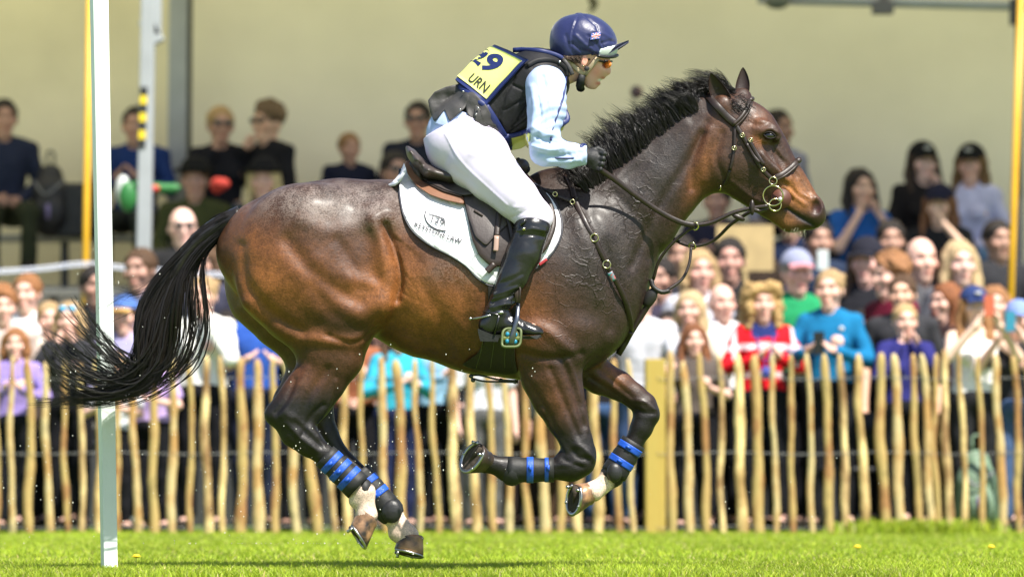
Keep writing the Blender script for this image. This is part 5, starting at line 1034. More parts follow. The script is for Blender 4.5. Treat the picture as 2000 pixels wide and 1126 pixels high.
# riding boots
for s in (-1, 1):
    f = RF(.0055); calf(f, s, .006); f.ell(P(1040, 440, s*.315), (.064, .062, .03), .03)
    f.chain([(P(969, 614, s*.345), .046), (P(955, 634, s*.345), .043, .85)], .02); f.chain([(P(960, 632, s*.345), .040, .95), (P(1000, 634, s*.345), .038, 1.0), (P(1030, 643, s*.345), .028, 1.35), (P(1044, 648, s*.345), .026, 1.5), (P(1052, 649, s*.345), .021, 1.6)], .02)
    f.cut((.20, 0, 1), P(1040, 424, s*.31)); f.cut((.02, 0, -1), P(1000, 654, s*.345))
    V, F = f.mesh(1); N = vnorm(V, F); px, py = topx(V[:, 0], V[:, 1], V[:, 2]); d = np.zeros(len(V))
    for pts, w, a in (([(1015, 460), (1040, 458), (1062, 462)], 3, -.005), ([(1010, 450), (1040, 446), (1064, 450)], 3, .005), ([(960, 590), (985, 583), (1005, 575)], 3, -.007), ([(958, 600), (985, 594), (1005, 592)], 3, .006), ([(965, 575), (990, 568), (1010, 560)], 3, .005), ([(960, 610), (980, 604), (1000, 606)], 2.5, -.006),
                      ([(975, 555), (1000, 545), (1020, 535)], 4, -.003), ([(1000, 622), (1010, 634)], 2.5, -.004), ([(1020, 630), (1024, 640)], 2, -.003)):
        d += a*np.exp(-(sdpoly(pts, px, py)/w)**2)
    rb = mesh_np('riding_boot', V+N*d[:, None], F, M['riding'], rider)
    q = MB(); y = s*.345
    ol = [(934, 650), (933, 641), (960, 652), (1000, 656), (1035, 656), (1056, 653), (1058, 658), (1048, 662), (1000, 661), (975, 659), (972, 667), (938, 666)]
    def sole_w(px_): return .034+.012*math.exp(-((px_-1030)/25)**2)-.008*math.exp(-((px_-1062)/6)**2)
    Vn = [P(a, b, y-sole_w(a)) for a, b in ol]+[P(a, b, y+sole_w(a)) for a, b in ol]; n = len(ol); q.add(Vn, [list(range(n)), list(range(n, 2*n))[::-1]]+[[i, i+n, (i+1) % n+n, (i+1) % n] for i in range(n)]); o = q.build('boot_sole', mat('boot_sole', (.007, .008, .006), .6, bump=.002), rb, smooth=False)
    q = MB(); q.torus(P(968, 614, y), .049, .0045, (.25, 0, 1), 22); q.tube([P(975, 612, y-.045), P(972, 630, y-.047), P(966, 652, y-.04)], .005, 6); q.build('spur_strap', M['riding'], rb)
    q = MB(); q.tube([P(958, 615, y-.048), P(942, 619, y-.03), P(930, 621, y-.01), P(919, 622, y)], [.003, .004, .004, .004], 8); q.ball(P(919, 622, y), .007, 8); q.ball(P(978, 610, y-.05), (.014, .005, .007), 10); q.build('spur', M['steel'], rb)
    q = MB()
    if s < 0: q.ball(P(1023, 447, y-.045), (.007, .005, .007), 8); q.build('top_stud', M['brass'], rb); q2 = MB(); q2.ball(P(1022, 434, y-.03), (.02, .012, .009), 10, rot=Matrix.Rotation(R(-50), 3, 'Y')); q2.build('top_tab', M['riding'], rb)
# stirrup irons
for s in (-1, 1):
    y = s*.355; st = empty('stirrup_iron', tuple(P(1005, 660, y))); tag(st, 'near side stirrup iron under the black boot, olive tread with blue inserts' if s < 0 else 'far side stirrup iron hidden beyond the horse', 'stirrup')
    if s < 0: st['group'] = 'stirrups'
    q = MB(); yo = y-.060
    q.tube(spline([P(1012, 588, y), P(1012, 596, y-.03), P(1010, 620, yo), P(1004, 645, yo-.004), P(1000, 664, yo), P(998, 676, y-.045)], 20), np.interp(np.linspace(0, 1, 20), [0, .5, 1], [.007, .0095, .014]), 10, flat=((0, 1, 0), .5))
    q.tube(spline([P(1012, 588, y), P(1012, 596, y+.03), P(1010, 620, y+.06), P(1003, 650, y+.064), P(1000, 664, y+.06)], 16), .008, 8); q.build('branch', mat('dark_alloy', (.16, .17, .2), .3, metal=.9), st)
    q = MB(); q.box(P(999, 661, y), (.075, .115, .018)); t_ = bevel(q.build('tread', mat('olive_resin', (.12, .15, .03), .4), st, smooth=False), .006)
    q = MB(); cc_ = P(999, 659, yo+.004); q.tube([cc_+np.array([.037*np.sign(math.cos(a))*abs(math.cos(a))**.45+.006*math.sin(a), .012*math.sin(a), .037*np.sign(math.sin(a))*abs(math.sin(a))**.45]) for a in np.linspace(0, 6.283, 33)[:-1]], .0055, 6, closed=True); q.build('outer_frame', mat('pale_olive', (.11, .14, .05), .5), st)
    q = MB(); q.ball(P(999, 659, yo+.012), (.035, .006, .035), 16); q.build('outer_plate', mat('olive_dark', (.06, .08, .02), .5), st)
    q = MB()
    for dx, dz in ((-.016, .014), (.016, .012), (-.017, -.014), (.015, -.016)): q.ball(P(999, 659, yo+.004)+np.array([dx, -.001, dz]), (.0085, .004, .0095), 8)
    q.build('blue_insert', mat('cyan_insert', (.01, .22, .36), .5), st)
# hat cover, brim, harness, glasses
f = RF(.005); f.ell(P(1141, 79, 0), (.138, .108, .106), .02, rot=rot20); f.ell(P(1112, 92, 0), (.075, .095, .085), .04); f.cut((.10, 0, -1), P(1140, 112, 0)); f.cut((.55, 0, -.9), P(1186, 100, 0))
V, F = f.mesh(1); N = vnorm(V, F); px, py = topx(V[:, 0], V[:, 1], V[:, 2]); d = np.zeros(len(V))
for pts, w, a in (([(1130, 30), (1118, 60), (1116, 95)], 1.6, -.004), ([(1140, 30), (1165, 50), (1178, 92)], 1.5, -.004), ([(1122, 40), (1112, 80)], 3, .003), ([(1125, 70), (1140, 85), (1160, 100)], 4, .005), ([(1118, 85), (1135, 98), (1155, 105)], 3.5, -.006), ([(1150, 70), (1165, 85), (1172, 98)], 3, -.004), ([(1160, 60), (1180, 66), (1195, 75)], 3, .003), ([(1105, 70), (1112, 95), (1125, 108)], 4, -.004), ([(1175, 85), (1190, 80), (1200, 82)], 2.5, -.004)):
    d += a*np.exp(-(sdpoly(pts, px, py)/w)**2)
d += .004*np.array([mnoise.noise(Vector((a*14, b*14, c*14))) for a, b, c in V])
cov = mesh_np('hat_cover', V+N*d[:, None], F, M['satin'], rider)
MB().ball(P(1131, 28, 0), (.018, .018, .006), 12).build('button', M['satin'], cov)
def sheet(fn, nu, nv, th):
    A = [fn(u, v) for v in np.linspace(0, 1, nv) for u in np.linspace(-1, 1, nu)]; Bv = [a+np.array(th) for a in A]; m = nu*nv
    F = [[i*nu+j, i*nu+j+1, (i+1)*nu+j+1, (i+1)*nu+j] for i in range(nv-1) for j in range(nu-1)]; F += [[a+m for a in f_[::-1]] for f_ in F]
    per = [j for j in range(nu)]+[i*nu+nu-1 for i in range(1, nv)]+[(nv-1)*nu+j for j in range(nu-2, -1, -1)]+[i*nu for i in range(nv-2, 0, -1)]
    F += [[per[i], per[(i+1) % len(per)], per[(i+1) % len(per)]+m, per[i]+m] for i in range(len(per))]; return MB().add(A+Bv, F)
def brim(u, v):
    w = .085*(1-.25*v); back = P(1178, 98, 0); tip = P(1228, 78.5, 0); e = 1-u*u; p = back+(tip-back)*(v*(.25+.75*e)+.0)-np.array([.05*u*u*(1-v), 0, .018*u*u]); p[1] = u*w; return p
sheet(brim, 17, 8, (0, 0, -.011)).build('brim', mat('navy_cloth', (.012, .014, .045), .6), cov)
f = RF(.005); f.ell(P(1152, 92, 0), (.116, .098, .085), .01); g0 = P(1180, 95, 0); f.cut((-.9, 0, .35), P(1168, 108, 0)); f.cut((-.30, 0, 1), P(1190, 93, 0)); f.cut((.12, 0, -1), P(1190, 112, 0))
V, F = f.mesh(1); mesh_np('helmet_front', V, F, mat('pale_grey_shell', (.62, .68, .66), .45), rider)
q = MB(); q.tube(spline([P(1166, 109, -.092), P(1185, 112, -.075), P(1200, 111, -.045), P(1206, 108, 0), P(1200, 111, .045), P(1185, 112, .075), P(1166, 109, .092)], 24), .0062, 8); q.build('shell_rim', M['blackpl'], rider)
M['webbing'] = mat('tan_webbing', (.42, .33, .21), .7, bump=.001, bscale=150)
q = MB(); q.tube([SR(1168, 113, .012), SR(1158, 125, .008), SR(1148, 137, .007), SR(1141, 147, .007)], .010, 8, flat=((0, 1, 0), .3)); q.tube(spline([P(1105, 112, -.085), SR(1118, 127, .012), SR(1130, 137, .010), SR(1141, 146, .009)], 12), .010, 8, flat=((0, 1, 0), .3)); q.tube([P(1168, 113, .09), P(1141, 147, .07)], .009, 6); q.tube([P(1105, 112, .09), P(1141, 147, .075)], .009, 6); q.build('chin_strap', M['webbing'], rider)
q = MB(); q.ball(SR(1146, 134, .014), (.011, .005, .010), 12); q.tube([P(1138, 146, -.06), P(1134, 158, -.05), P(1133, 168, -.03), P(1134, 173, 0), P(1133, 168, .03), P(1138, 146, .06)], [.013, .017, .018, .018, .017, .013], 10, flat=((0, 1, 0), .8)); q.build('strap_fastener', M['glove'], rider)
q = MB(); q.tube([SR(1160, 116, .006), P(1172, 119, -.066), P(1182, 122, -.055)], .0045, 6); q.tube(spline([P(1181, 119, -.058), P(1192, 120, -.03), P(1195, 120, 0), P(1192, 120, .03), P(1181, 119, .058)], 12), .004, 6); q.tube([SR(1150, 116, .006), P(1172, 119, .066), P(1182, 122, .055)], .0045, 6) ; gl = q.build('sunglasses', M['blackpl'], rider)
q = MB()
for s in (-1, 1): q.ball(P(1187, 126, s*.034), (.010, .026, .017), 14, rot=(Matrix.Rotation(R(12), 3, 'Y') @ Matrix.Rotation(R(-s*28), 3, 'Z')))
q.build('lens', mat('orange_lens', (.85, .22, .02), .08, coat=1), gl)
q = MB(); c0 = SR(1139, 129, .010); q.ball(c0, .0042, 8); q.build('earring', M['brass'], rider)
hp = []
for _ in range(260):
    a = P(rng.uniform(1098, 1138), rng.uniform(108, 116), -.075+rng.normal()*.008); b_ = P(rng.uniform(1108, 1142), rng.uniform(112, 127), -.07+rng.normal()*.008); hp.append(spline([a, (a+b_)/2-np.array([0, .01, 0]), b_], 6))
strands('hair', hp, .0012, rider, mat('brown_hair', (.06, .035, .02), .5))
# small flag patch on the hat cover
def flagpt(u, v, off): return SRh(1163+u*9*math.cos(R(-8))+v*6*math.sin(R(8)), 70.5+u*9*math.sin(R(-8))*1.0-v*6, off)
HNr = f; cf = RF(.005); cf.ell(P(1141, 79, 0), (.138, .108, .106), .02, rot=rot20); cn = cf.near(); cn = np.where(np.isnan(cn), 0, cn)
def SRh(px, py, off):
    y = -.1
    for _ in range(3):
        p = P(px, py, y); i = int(round((p[0]-cf.lo[0])/cf.h)); k = int(round((p[2]-cf.lo[2])/cf.h)); y = cn[i-1:i+2, k-1:k+2].mean()
    p = P(px, py, y-off); return p
cols_ = {'blue': mat('patch_blue', (.05, .10, .36), .6), 'white': mat('patch_white', (.8, .8, .8), .6), 'red': mat('patch_red', (.6, .06, .06), .6)}
fl = MB(); pc0 = SRh(1163, 70.5, .006); ex = SRh(1172, 69.2, .006)-pc0; ey = SRh(1164, 64.5, .006)-pc0; nn_ = np.cross(ex, ey); nn_ /= np.linalg.norm(nn_); nn_ = nn_ if nn_[1] < 0 else -nn_
def quad(pts, lift, mi):
    A = [pc0+ex*u+ey*v+nn_*lift for u, v in pts]; Bq = [p-nn_*.003 for p in A]; n = len(A); fl.add(A+Bq, [list(range(n)), list(range(n, 2*n))[::-1]]+[[i, (i+1) % n, (i+1) % n+n, i+n] for i in range(n)], mi)
quad([(-1.05, -1.1), (1.05, -1.1), (1.05, 1.1), (-1.05, 1.1)], .003, 0)
for sx_ in (-1, 1): quad([(-.95*sx_, -.95), (-.7*sx_, -.95), (.95*sx_, .95), (.7*sx_, .95)], .0042+.0002*sx_, 1); quad([(-.92*sx_, -.92), (-.85*sx_, -.92), (.92*sx_, .92), (.85*sx_, .92)], .0050+.0002*sx_, 2)
quad([(-.95, -.26), (.95, -.26), (.95, .26), (-.95, .26)], .0056, 1); quad([(-.17, -.95), (.17, -.95), (.17, .95), (-.17, .95)], .0058, 1); quad([(-.95, -.14), (.95, -.14), (.95, .14), (-.95, .14)], .0064, 2); quad([(-.09, -.95), (.09, -.95), (.09, .95), (-.09, .95)], .0066, 2)
fl.build('flag_patch', None, cov, smooth=False, mats=[cols_['blue'], cols_['white'], cols_['red']])
# pouch on the neck strap in front of the rider's knee
q = MB()
for a, r_ in (((1005, 322), (.022, .03, .02)), ((1020, 334), (.026, .03, .024)), ((1012, 314), (.012, .02, .014)), ((1030, 330), (.012, .02, .016)), ((995, 328), (.016, .02, .012))): q.ball(P(*a, -.03), r_, 10)
pch = q.build('strap_pouch', mat('black_mesh_cloth', (.014, .014, .014), .7, bump=.01, bscale=50), saddle)
q = MB(); q.tube([P(985, 311, -.06), P(998, 316, -.065)], .006, 6); q.build('red_tab', mat('red_tab', (.55, .02, .02), .5), saddle)
q = MB(); q.tube(spline([P(1015, 335, -.03), P(1030, 350, -.05), P(1048, 368, -.09)], 10), .016, 8, flat=((0, 1, 0), .5)); q.build('pommel_strap', M['tanlea'], saddle)
# ---------------------------------------------------------------- spectators
M['pskin'] = mat('spectator_skin', rough=.55, objcol=True, vcol=True, bump=.0015, bscale=60); M['cloth'] = mat('spectator_cloth', rough=.9, spec=.12, objcol=True, vcol=True, bump=.012, bscale=9, var=.12, vscale=9); M['phair'] = mat('spectator_hair', rough=.6, spec=.3, objcol=True, bump=.02, bscale=30, var=.35, vscale=30, stretch=(2.5, 2.5, .7))
M['dglass'] = mat('dark_lens', (.01, .01, .012), .1, coat=1); M['pale_logo'] = mat('pale_mark', (.6, .6, .6), .6)
ARMS = {'down': ((.255, .03, 1.12), (.25, -.07, .86), (.24, -.10, .77)), 'clap': ((.27, -.08, 1.14), (.09, -.27, 1.20), (.03, -.33, 1.27)), 'mouth': ((.24, -.18, 1.17), (.085, -.16, 1.40), (.045, -.125, 1.47)), 'phone': ((.26, -.24, 1.24), (.09, -.34, 1.46), (.035, -.34, 1.54)),
        'lap': ((.25, -.02, 1.14), (.10, -.22, 1.02), (.03, -.28, 1.0)), 'rail': ((.27, -.10, 1.16), (.24, -.34, 1.10), (.22, -.43, 1.09)), 'hold': ((.27, -.05, 1.13), (.12, -.28, 1.18), (.05, -.33, 1.22))}
cache = {}
def build_person(la, ra, seated, sleeve, fem, bottom):
    key = (la, ra, seated, sleeve, fem, bottom)
    if key in cache: return cache[key]
    h = .0115; dz = -.83 if seated else 0
    def mk(): return Field((-.46, -.62 if seated else -.50, -.50 if seated else -.02), (.46, .22, .95 if seated else 1.74), h)
    v = lambda x, y, z: np.array([x, y, z+dz])
    sw = .165 if fem else .19
    def torso(f, d):
        f.chain([(v(0, .01, .97), .10+d, 1.0), (v(0, .01, 1.10), .095+d, 1.0), (v(0, .0, 1.28), .105+d, 1.0), (v(0, .01, 1.38), .085+d, 1.0)], .03)
        for s in (-1, 1):
            f.seg(v(s*.07, .01, .97), v(s*.05, .01, 1.12), .095+d, .085+d, .04); f.seg(v(s*.06, .01, 1.14), v(s*.09, 0, 1.32), .08+d, .09+d, .04); f.seg(v(s*.05, .01, 1.415), v(s*sw, .01, 1.39), .058+d, .05+d, .04)
            if fem: f.ell(v(s*.075, -.085, 1.25), (.06, .05, .055), .03)
    def arm(f, s, pose, upto, d):
        e, w, hd = ARMS[pose]; S_ = v(s*sw, .01, 1.385); E = v(s*e[0], e[1], e[2]); W = v(s*w[0], w[1], w[2])
        f.seg(S_, E, .050+d, .040+d, .02)
        if upto == 'long': f.seg(E, W, .040+d, .030+d, .015)
        if upto == 'skin': f.seg(E, W, .038, .025, .015)
    def legs(f, d):
        if seated:
            for s in (-1, 1): f.seg(v(s*.10, .0, .93), v(s*.13, -.42, .92), .085+d, .062+d, .03); f.seg(v(s*.13, -.42, .91), v(s*.13, -.40, .50), .055+d, .042+d, .02)
        else:
            for s in (-1, 1): f.seg(v(s*.09, .01, .92), v(s*.10, 0, .50), .088+d, .058+d, .03); f.seg(v(s*.10, 0, .50), v(s*.10, .02, .10), .056+d, .042+d, .02)
        f.ell(v(0, .01, .95), (.17+d, .12+d, .11), .04)
    f = mk(); torso(f, -.012); legs(f, -.012)
    for s, pz in ((-1, la), (1, ra)):
        arm(f, s, pz, 'skin', -.008); e, w, hd = ARMS[pz]; W = v(s*w[0], w[1], w[2]); H = v(s*hd[0], hd[1], hd[2]); f.seg(W, W*.35+H*.65, .024, .026, .01)
    yy = -.40 if seated else .02; 
    for s in (-1, 1): f.seg(v(s*.12, yy, .54 if seated else .07), v(s*.12, yy-.13, .50 if seated else .05), .04, .035, .02)
    c = v(0, 0, 1.60); hf0 = f; HS = 1.16
    f = hf0
    class HSx:
        def seg(_, a, b, ra, rb, k): hf0.seg(c+(np.array(a)-c)*HS, c+(np.array(b)-c)*HS, ra*HS, rb*HS, k)
        def ell(_, a, r, k, sub=False): hf0.ell(c+(np.array(a)-c)*HS, np.array(r)*HS, k, sub=sub)
    f = HSx()
    f.ell(c+[0, .015, .02], (.075, .09, .095), .01); f.seg(c+[0, -.03, -.03], c+[0, -.045, -.085], .058, .036, .03); f.ell(c+[0, -.055, -.10], (.028, .022, .018), .02)
    f.seg(c+[0, -.08, .005], c+[0, -.10, -.028], .010, .014, .012); f.ell(c+[0, -.078, .032], (.055, .014, .010), .015)
    for s in (-1, 1): f.ell(c+[s*.03, -.091, .012], (.016, .011, .009), .012, sub=True); f.ell(c+[s*.045, -.062, -.025], (.022, .02, .018), .02); f.ell(c+[s*.078, .01, -.012], (.009, .016, .028), .008)
    f.ell(c+[0, -.085, -.066], (.022, .010, .008), .008); hf0.seg(v(0, .02, 1.38), c+[0, .02, -.06], .058, .058, .03)
    f = hf0; V, F = f.mesh(1); n0 = len(V); col = np.ones((n0, 3)); L = (V-c)/HS
    def cb(pt, r, cc, w=1.0):
        global _; k = np.clip(w*np.exp(-(((L-np.array(pt))/np.array(r))**2).sum(1))*1.6, 0, 1)[:, None]; return col*(1-k)+np.array(cc)*k
    for s in (-1, 1): col = cb((s*.03, -.078, .010), (.015, .03, .008), (.40, .34, .33)); col = cb((s*.032, -.085, .034), (.02, .03, .006), (.6, .5, .45), .5); col = cb((s*.048, -.07, -.03), (.02, .03, .02), (1.0, .78, .75), .5)
    col = cb((0, -.09, -.066), (.022, .03, .008), (.80, .50, .48)); col = cb((0, -.105, -.03), (.012, .02, .012), (1, .82, .78), .5)
    # fingers
    Vs, Fs, Cs = [V], F.tolist(), [col]; n = n0
    for s, pz in ((-1, la), (1, ra)):
        e, w, hd = ARMS[pz]; W = v(s*w[0], w[1], w[2]); H = v(s*hd[0], hd[1], hd[2]); d = (H-W)/np.linalg.norm(H-W); sd = np.cross(d, [s*1.0, .2, .3]); sd /= np.linalg.norm(sd); pl = np.cross(d, sd); K = W*.35+H*.65
        for i in range(5):
            o = (i-1.5)*.017 if i < 4 else .03; Lf = (.072, .082, .078, .062, .055)[i]
            if i < 4: pts = [K+sd*o, K+sd*o*1.1+d*Lf*.5, K+sd*o*1.15+d*Lf-pl*.012*(1 if pz != 'clap' else .3)]
            else: pts = [K-d*.03+sd*-.028, K+sd*-.045+d*.01, K+sd*-.048+d*.04]
            m = MB(); m.tube(pts, [.0095, .009, .0065], 6); Vs.append(m.V[0]); Fs += [[a+n for a in f_] for f_ in m.F]; n += len(m.V[0]); Cs.append(np.ones((len(m.V[0]), 3)))
    bd = mesh_np('body', np.concatenate(Vs), Fs, M['pskin'], col=np.concatenate(Cs), obj=False)
    f = mk(); torso(f, .008)
    for s, pz in ((-1, la), (1, ra)):
        e, w, hd = ARMS[pz]
        if sleeve == 'long': arm(f, s, pz, 'long', .011)
        elif sleeve == 'short': S_ = v(s*sw, .01, 1.385); E = v(s*e[0], e[1], e[2]); f.seg(S_, S_*.35+E*.65, .062, .060, .02)
    if sleeve == 'none': f.cut((0, -.2, 1), v(0, -.05, 1.36))
    f.cut((0, 0, -1), v(0, 0, .90)); f.ell(v(0, -.065, 1.485), (.062, .06, .055), .01, sub=True)
    V, F = f.mesh(1); N = vnorm(V, F); nz = np.array([mnoise.noise(Vector((a*11, b*11, cc*7))) for a, b, cc in V]); V = V+N*(nz*.012)[:, None]
    tp_ = mesh_np('top', V, F, M['cloth'], col=np.ones((len(V), 3)), obj=False)
    f = mk(); legs(f, .012 if bottom == 'trousers' else .02)
    if bottom == 'shorts': f.cut((0, 0, -1), v(0, 0, .62)) if not seated else None
    else: f.cut((0, 0, -1), v(0, 0, .10))
    f.cut((0, 0, 1), v(0, 0, 1.0)); V, F = f.mesh(1); nz = np.array([mnoise.noise(Vector((a*9, b*9, cc*6))) for a, b, cc in V]); V = V+vnorm(V, F)*(nz*.012)[:, None]
    bt = mesh_np('trousers', V, F, M['cloth'], col=np.ones((len(V), 3)), obj=False)
    m = MB()
    for s in (-1, 1): m.ball(v(s*.12, yy-.07, .53 if seated else .045), (.05, .13, .045), 10)
    sh = [mesh_np('shoe', x.V[0], x.F, M['cloth'], col=np.ones((len(x.V[0]), 3)), obj=False) for x in [MB().ball(v(s*.12, yy-.07, .53 if seated else .045), (.05, .13, .045), 10) for s in (-1, 1)]]
    cache[key] = (bd, tp_, bt, sh, c); return cache[key]
hcache = {}
def hair_mesh(style):
    if style in hcache: return hcache[style]
    f = Field((-.22, -.2, -.40), (.22, .24, .24), .011); r_ = random.Random(style)
    if style == 'bald': f.ell((0, .035, -.005), (.080, .082, .06), .01); f.ell((0, .02, .075), (.09, .1, .06), .01, sub=True)
    elif style == 'short': f.ell((0, .022, .032), (.086, .098, .094), .01)
    elif style == 'curls':
        f.ell((0, .025, .045), (.088, .098, .09), .01)
        for _ in range(46): a = r_.uniform(0, 6.28); e = r_.uniform(-.1, 1.5); f.ell((.085*math.cos(a)*math.cos(e), .02+.095*math.sin(a)*math.cos(e), .045+.09*math.sin(e)), [r_.uniform(.015, .026)]*3, .008)
    elif style in ('long', 'longcap', 'redlong'):
        f.ell((0, .022, .030), (.090, .102, .098), .01)
        for s in (-1, 1): f.chain([((s*.072, .01, .02), .032), ((s*.085, .01, -.08), .034), ((s*.088, -.02, -.18), .036), ((s*.08, -.05, -.28), .026)], .03)
        f.chain([((0, .08, 0), .06), ((0, .08, -.15), .075), ((0, .085, -.24), .05)], .03)
    elif style == 'bob':
        f.ell((0, .022, .030), (.092, .104, .098), .01)
        for s in (-1, 1): f.chain([((s*.075, .01, .02), .034), ((s*.085, 0, -.06), .036), ((s*.08, -.005, -.11), .028)], .03)
        f.chain([((0, .07, 0), .06), ((0, .07, -.08), .06)], .03)
    elif style == 'bigcurls':
        f.ell((0, .03, .03), (.10, .10, .10), .01)
        for _ in range(150):
            a = r_.uniform(0, 6.28); z = r_.uniform(-.15, .12); w = .115*math.sqrt(max(.05, 1-((z-.0)/.17)**2)) if z > 0 else .118
            x, y = w*math.cos(a), .02+.09*math.sin(a)
            if y < -.03 and abs(x) < .07 and z < .07: continue
            f.ell((x, y, z), [r_.uniform(.018, .032)]*3, .008)
    elif style == 'bun':
        f.ell((0, .022, .030), (.084, .098, .094), .01); f.ell((.02, .12, .06), (.05, .045, .05), .02)
        for _ in range(16): f.ell((.02+r_.uniform(-.05, .05), .11+r_.uniform(-.04, .03), .06+r_.uniform(-.04, .05)), [.018]*3, .006)
    elif style == 'pony': f.ell((0, .022, .030), (.084, .098, .094), .01); f.chain([((0, .11, .03), .03), ((.03, .14, -.05), .035), ((.05, .12, -.18), .015)], .02)
    if style != 'bald':
        f.ell((0, -.090, -.035), (.064, .070, .108), .010, sub=True)
        if style in ('short', 'curls', 'bun', 'pony'): f.cut((0, -.75, -1), (0, .0, -.045)) 
    V, F = f.mesh(1); N = vnorm(V, F); nz = np.array([mnoise.noise(Vector((a*38, b*38, c*(12 if 'long' in style else 38)))) for a, b, c in V]); V = V+N*(nz*.009)[:, None]
    hcache[style] = mesh_np('hair', V, F, M['phair'], obj=False); return hcache[style]
def cap_meshes():
    f = Field((-.14, -.16, -.04), (.14, .17, .17), .01); f.ell((0, .018, .035), (.094, .106, .105), .01); f.cut((0, 0, -1), (0, 0, .045)); V, F = f.mesh(1); a = mesh_np('cap', V, F, M['cloth'], col=np.ones((len(V), 3)), obj=False)
    def fn(u, v): return np.array([u*.068*(1-.12*v*v), -.075-.075*v*math.sqrt(max(0, 1-.8*u*u))+.02*u*u*0, .052-.022*v-.012*u*u])
    m = sheet(fn, 13, 6, (0, 0, .006)); V = np.concatenate(m.V); b = mesh_np('peak', V, m.F, M['cloth'], col=np.ones((len(V), 3)), obj=False); m = MB().ball((0, -.088, .085), (.024, .012, .010), 10); c = mesh_np('emblem', m.V[0], m.F, M['pale_logo'], obj=False)
    m = MB(); m.ball((0, .0, .06), (.13, .15, .022), 16); m.ball((0, .01, .075), (.09, .105, .07), 16); d = mesh_np('flat_hat', np.concatenate(m.V), m.F, M['cloth'], col=np.ones((len(np.concatenate(m.V)), 3)), obj=False)
    return a, b, c, d
CAP = cap_meshes()
def glass_mesh():
    m = MB()
    for s in (-1, 1): m.ball((s*.032, -.093, .012), (.027, .011, .020), 10)
    m.tube([(-.01, -.10, .018), (.01, -.10, .018)], .004, 5)
    for s in (-1, 1): m.tube([(s*.05, -.085, .016), (s*.078, -.05, .014), (s*.08, .01, .01)], .004, 5)
    V = np.concatenate(m.V); return mesh_np('sunglasses', V, m.F, M['dglass'], obj=False)
GLS = glass_mesh()
def spectator(px, py, y, lab, top, hair, hc, la='down', ra='down', seat=None, sleeve='long', fem=False, skin=(.80, .50, .40), bot=(.010, .010, .013), cap=None, glasses=False, rz=0, hat=None, logo=False, s=None, extra=None, bottom='trousers', tilt=0, capm=None):
    seated = seat is not None; bd, tp_, bt, sh, c = build_person(la, ra, seated, sleeve, fem, bottom)
    hp_ = P(px, py, y); base = (seat if seated else 0.0)
    sc = (hp_[2]-base)/(c[2] if not seated else c[2]); 
    if seated: sc = (s or 1.0)*1.15
    z0 = base if not seated else hp_[2]-c[2]*sc
    if not seated: sc = max(.62, min(1.2, sc)) 
    rz = rz or random.uniform(-22, 22)
    e = empty('person', (float(hp_[0]), float(y), float(z0)), R(rz)); e.scale = (sc, sc, sc); tag(e, lab, 'spectator', 'spectators seated in the stand' if seated else 'spectators standing behind the fence')
    def put(me, par, colr, loc=(0, 0, 0), rot=(0, 0, 0), name=None, sc_=1.0):
        o = bpy.data.objects.new(name or me.name.split('.')[0], me); link(o); o.parent = par; o.location = loc; o.rotation_euler = rot; o.color = (*colr, 1); o.scale = (sc_,)*3; return o
    put(bd, e, skin, name='body'); t = put(tp_, e, top if not isinstance(top, str) else (1, 1, 1), name='top'); put(bt, e, bot, name='trousers')
    for m_ in sh: put(m_, e, (.03, .025, .02), name='shoe')
    hl = (0, float(c[1]), float(c[2]))
    if hair: put(hair_mesh(hair), e, hc, hl, name='hair', sc_=1.16)
    if cap:
        cp = put(CAP[0], e, cap, hl, name='cap', sc_=1.16); put(CAP[1], cp, capm or tuple(v*.8 for v in cap), name='peak')
        if logo: put(CAP[2], cp, (.6, .6, .6), name='emblem')
    if hat: put(CAP[3], e, hat, hl, name='hat', sc_=1.16)
    if glasses: put(GLS, e, (0, 0, 0), hl if glasses is True else (0, -.0, hl[2]+.06), name='sunglasses', sc_=1.16)
    return e, t, sc
RC = lambda *a: tuple(a)
gin, bld, brn, dk_, gry, red_ = (.30, .13, .05), (.42, .28, .14), (.09, .048, .025), (.018, .013, .012), (.26, .24, .22), (.20, .075, .03)
skin_sun = (.78, .48, .38); skin_shade = (.46, .265, .20)  # sunlit and shaded skin tones, the light put into the colour
# in front, standing at the fence
spectator(6, 600, 13.5, 'boy with curly ginger hair at the left edge beside the tall ginger man', (.55, .45, .40), 'curls', gin, skin=skin_sun)
spectator(52, 574, 14.1, 'tall man with short ginger hair and white t-shirt at far left', (.85, .85, .86), 'short', gin, sleeve='short', skin=skin_sun)
spectator(30, 672, 12.95, 'laughing ginger girl in a purple top clapping at far left', (.30, .22, .55), 'bob', gin, la='clap', ra='clap', fem=True, skin=skin_sun)
spectator(96, 624, 13.7, 'squinting blonde woman in cream top left of the white pole', (.75, .68, .58), 'pony', bld, la='clap', ra='clap', fem=True, skin=skin_sun, rz=12)
e, t, sc = spectator(135, 625, 13.3, 'woman in black with blue mirrored sunglasses on her head beside the yellow pole', (.03, .03, .035), 'bob', bld, la='mouth', ra='mouth', fem=True, skin=skin_sun)
m = MB()
for s in (-1, 1): m.ball((s*.035, -.07, 1.60+.085), (.033, .02, .022), 12)
o = m.build('sunglasses', mat('blue_mirror', (.05, .45, .8), .15, coat=1)); o.parent = e
spectator(272, 528, 15.0, 'man with brown fringe and grey jacket above the rope', (.10, .12, .20), 'short', brn, skin=skin_shade)
spectator(243, 618, 13.5, 'person in blue peaked cap and lilac shirt right of the white pole', (.35, .33, .55), 'short', brn, cap=(.08, .16, .42), capm=(.5, .3, .1), skin=skin_sun, rz=-10)
spectator(300, 690, 12.9, 'girl in lilac top seen behind the strands of tail', (.50, .36, .68), 'long', brn, la='hold', ra='hold', fem=True, sleeve='short', skin=skin_sun)
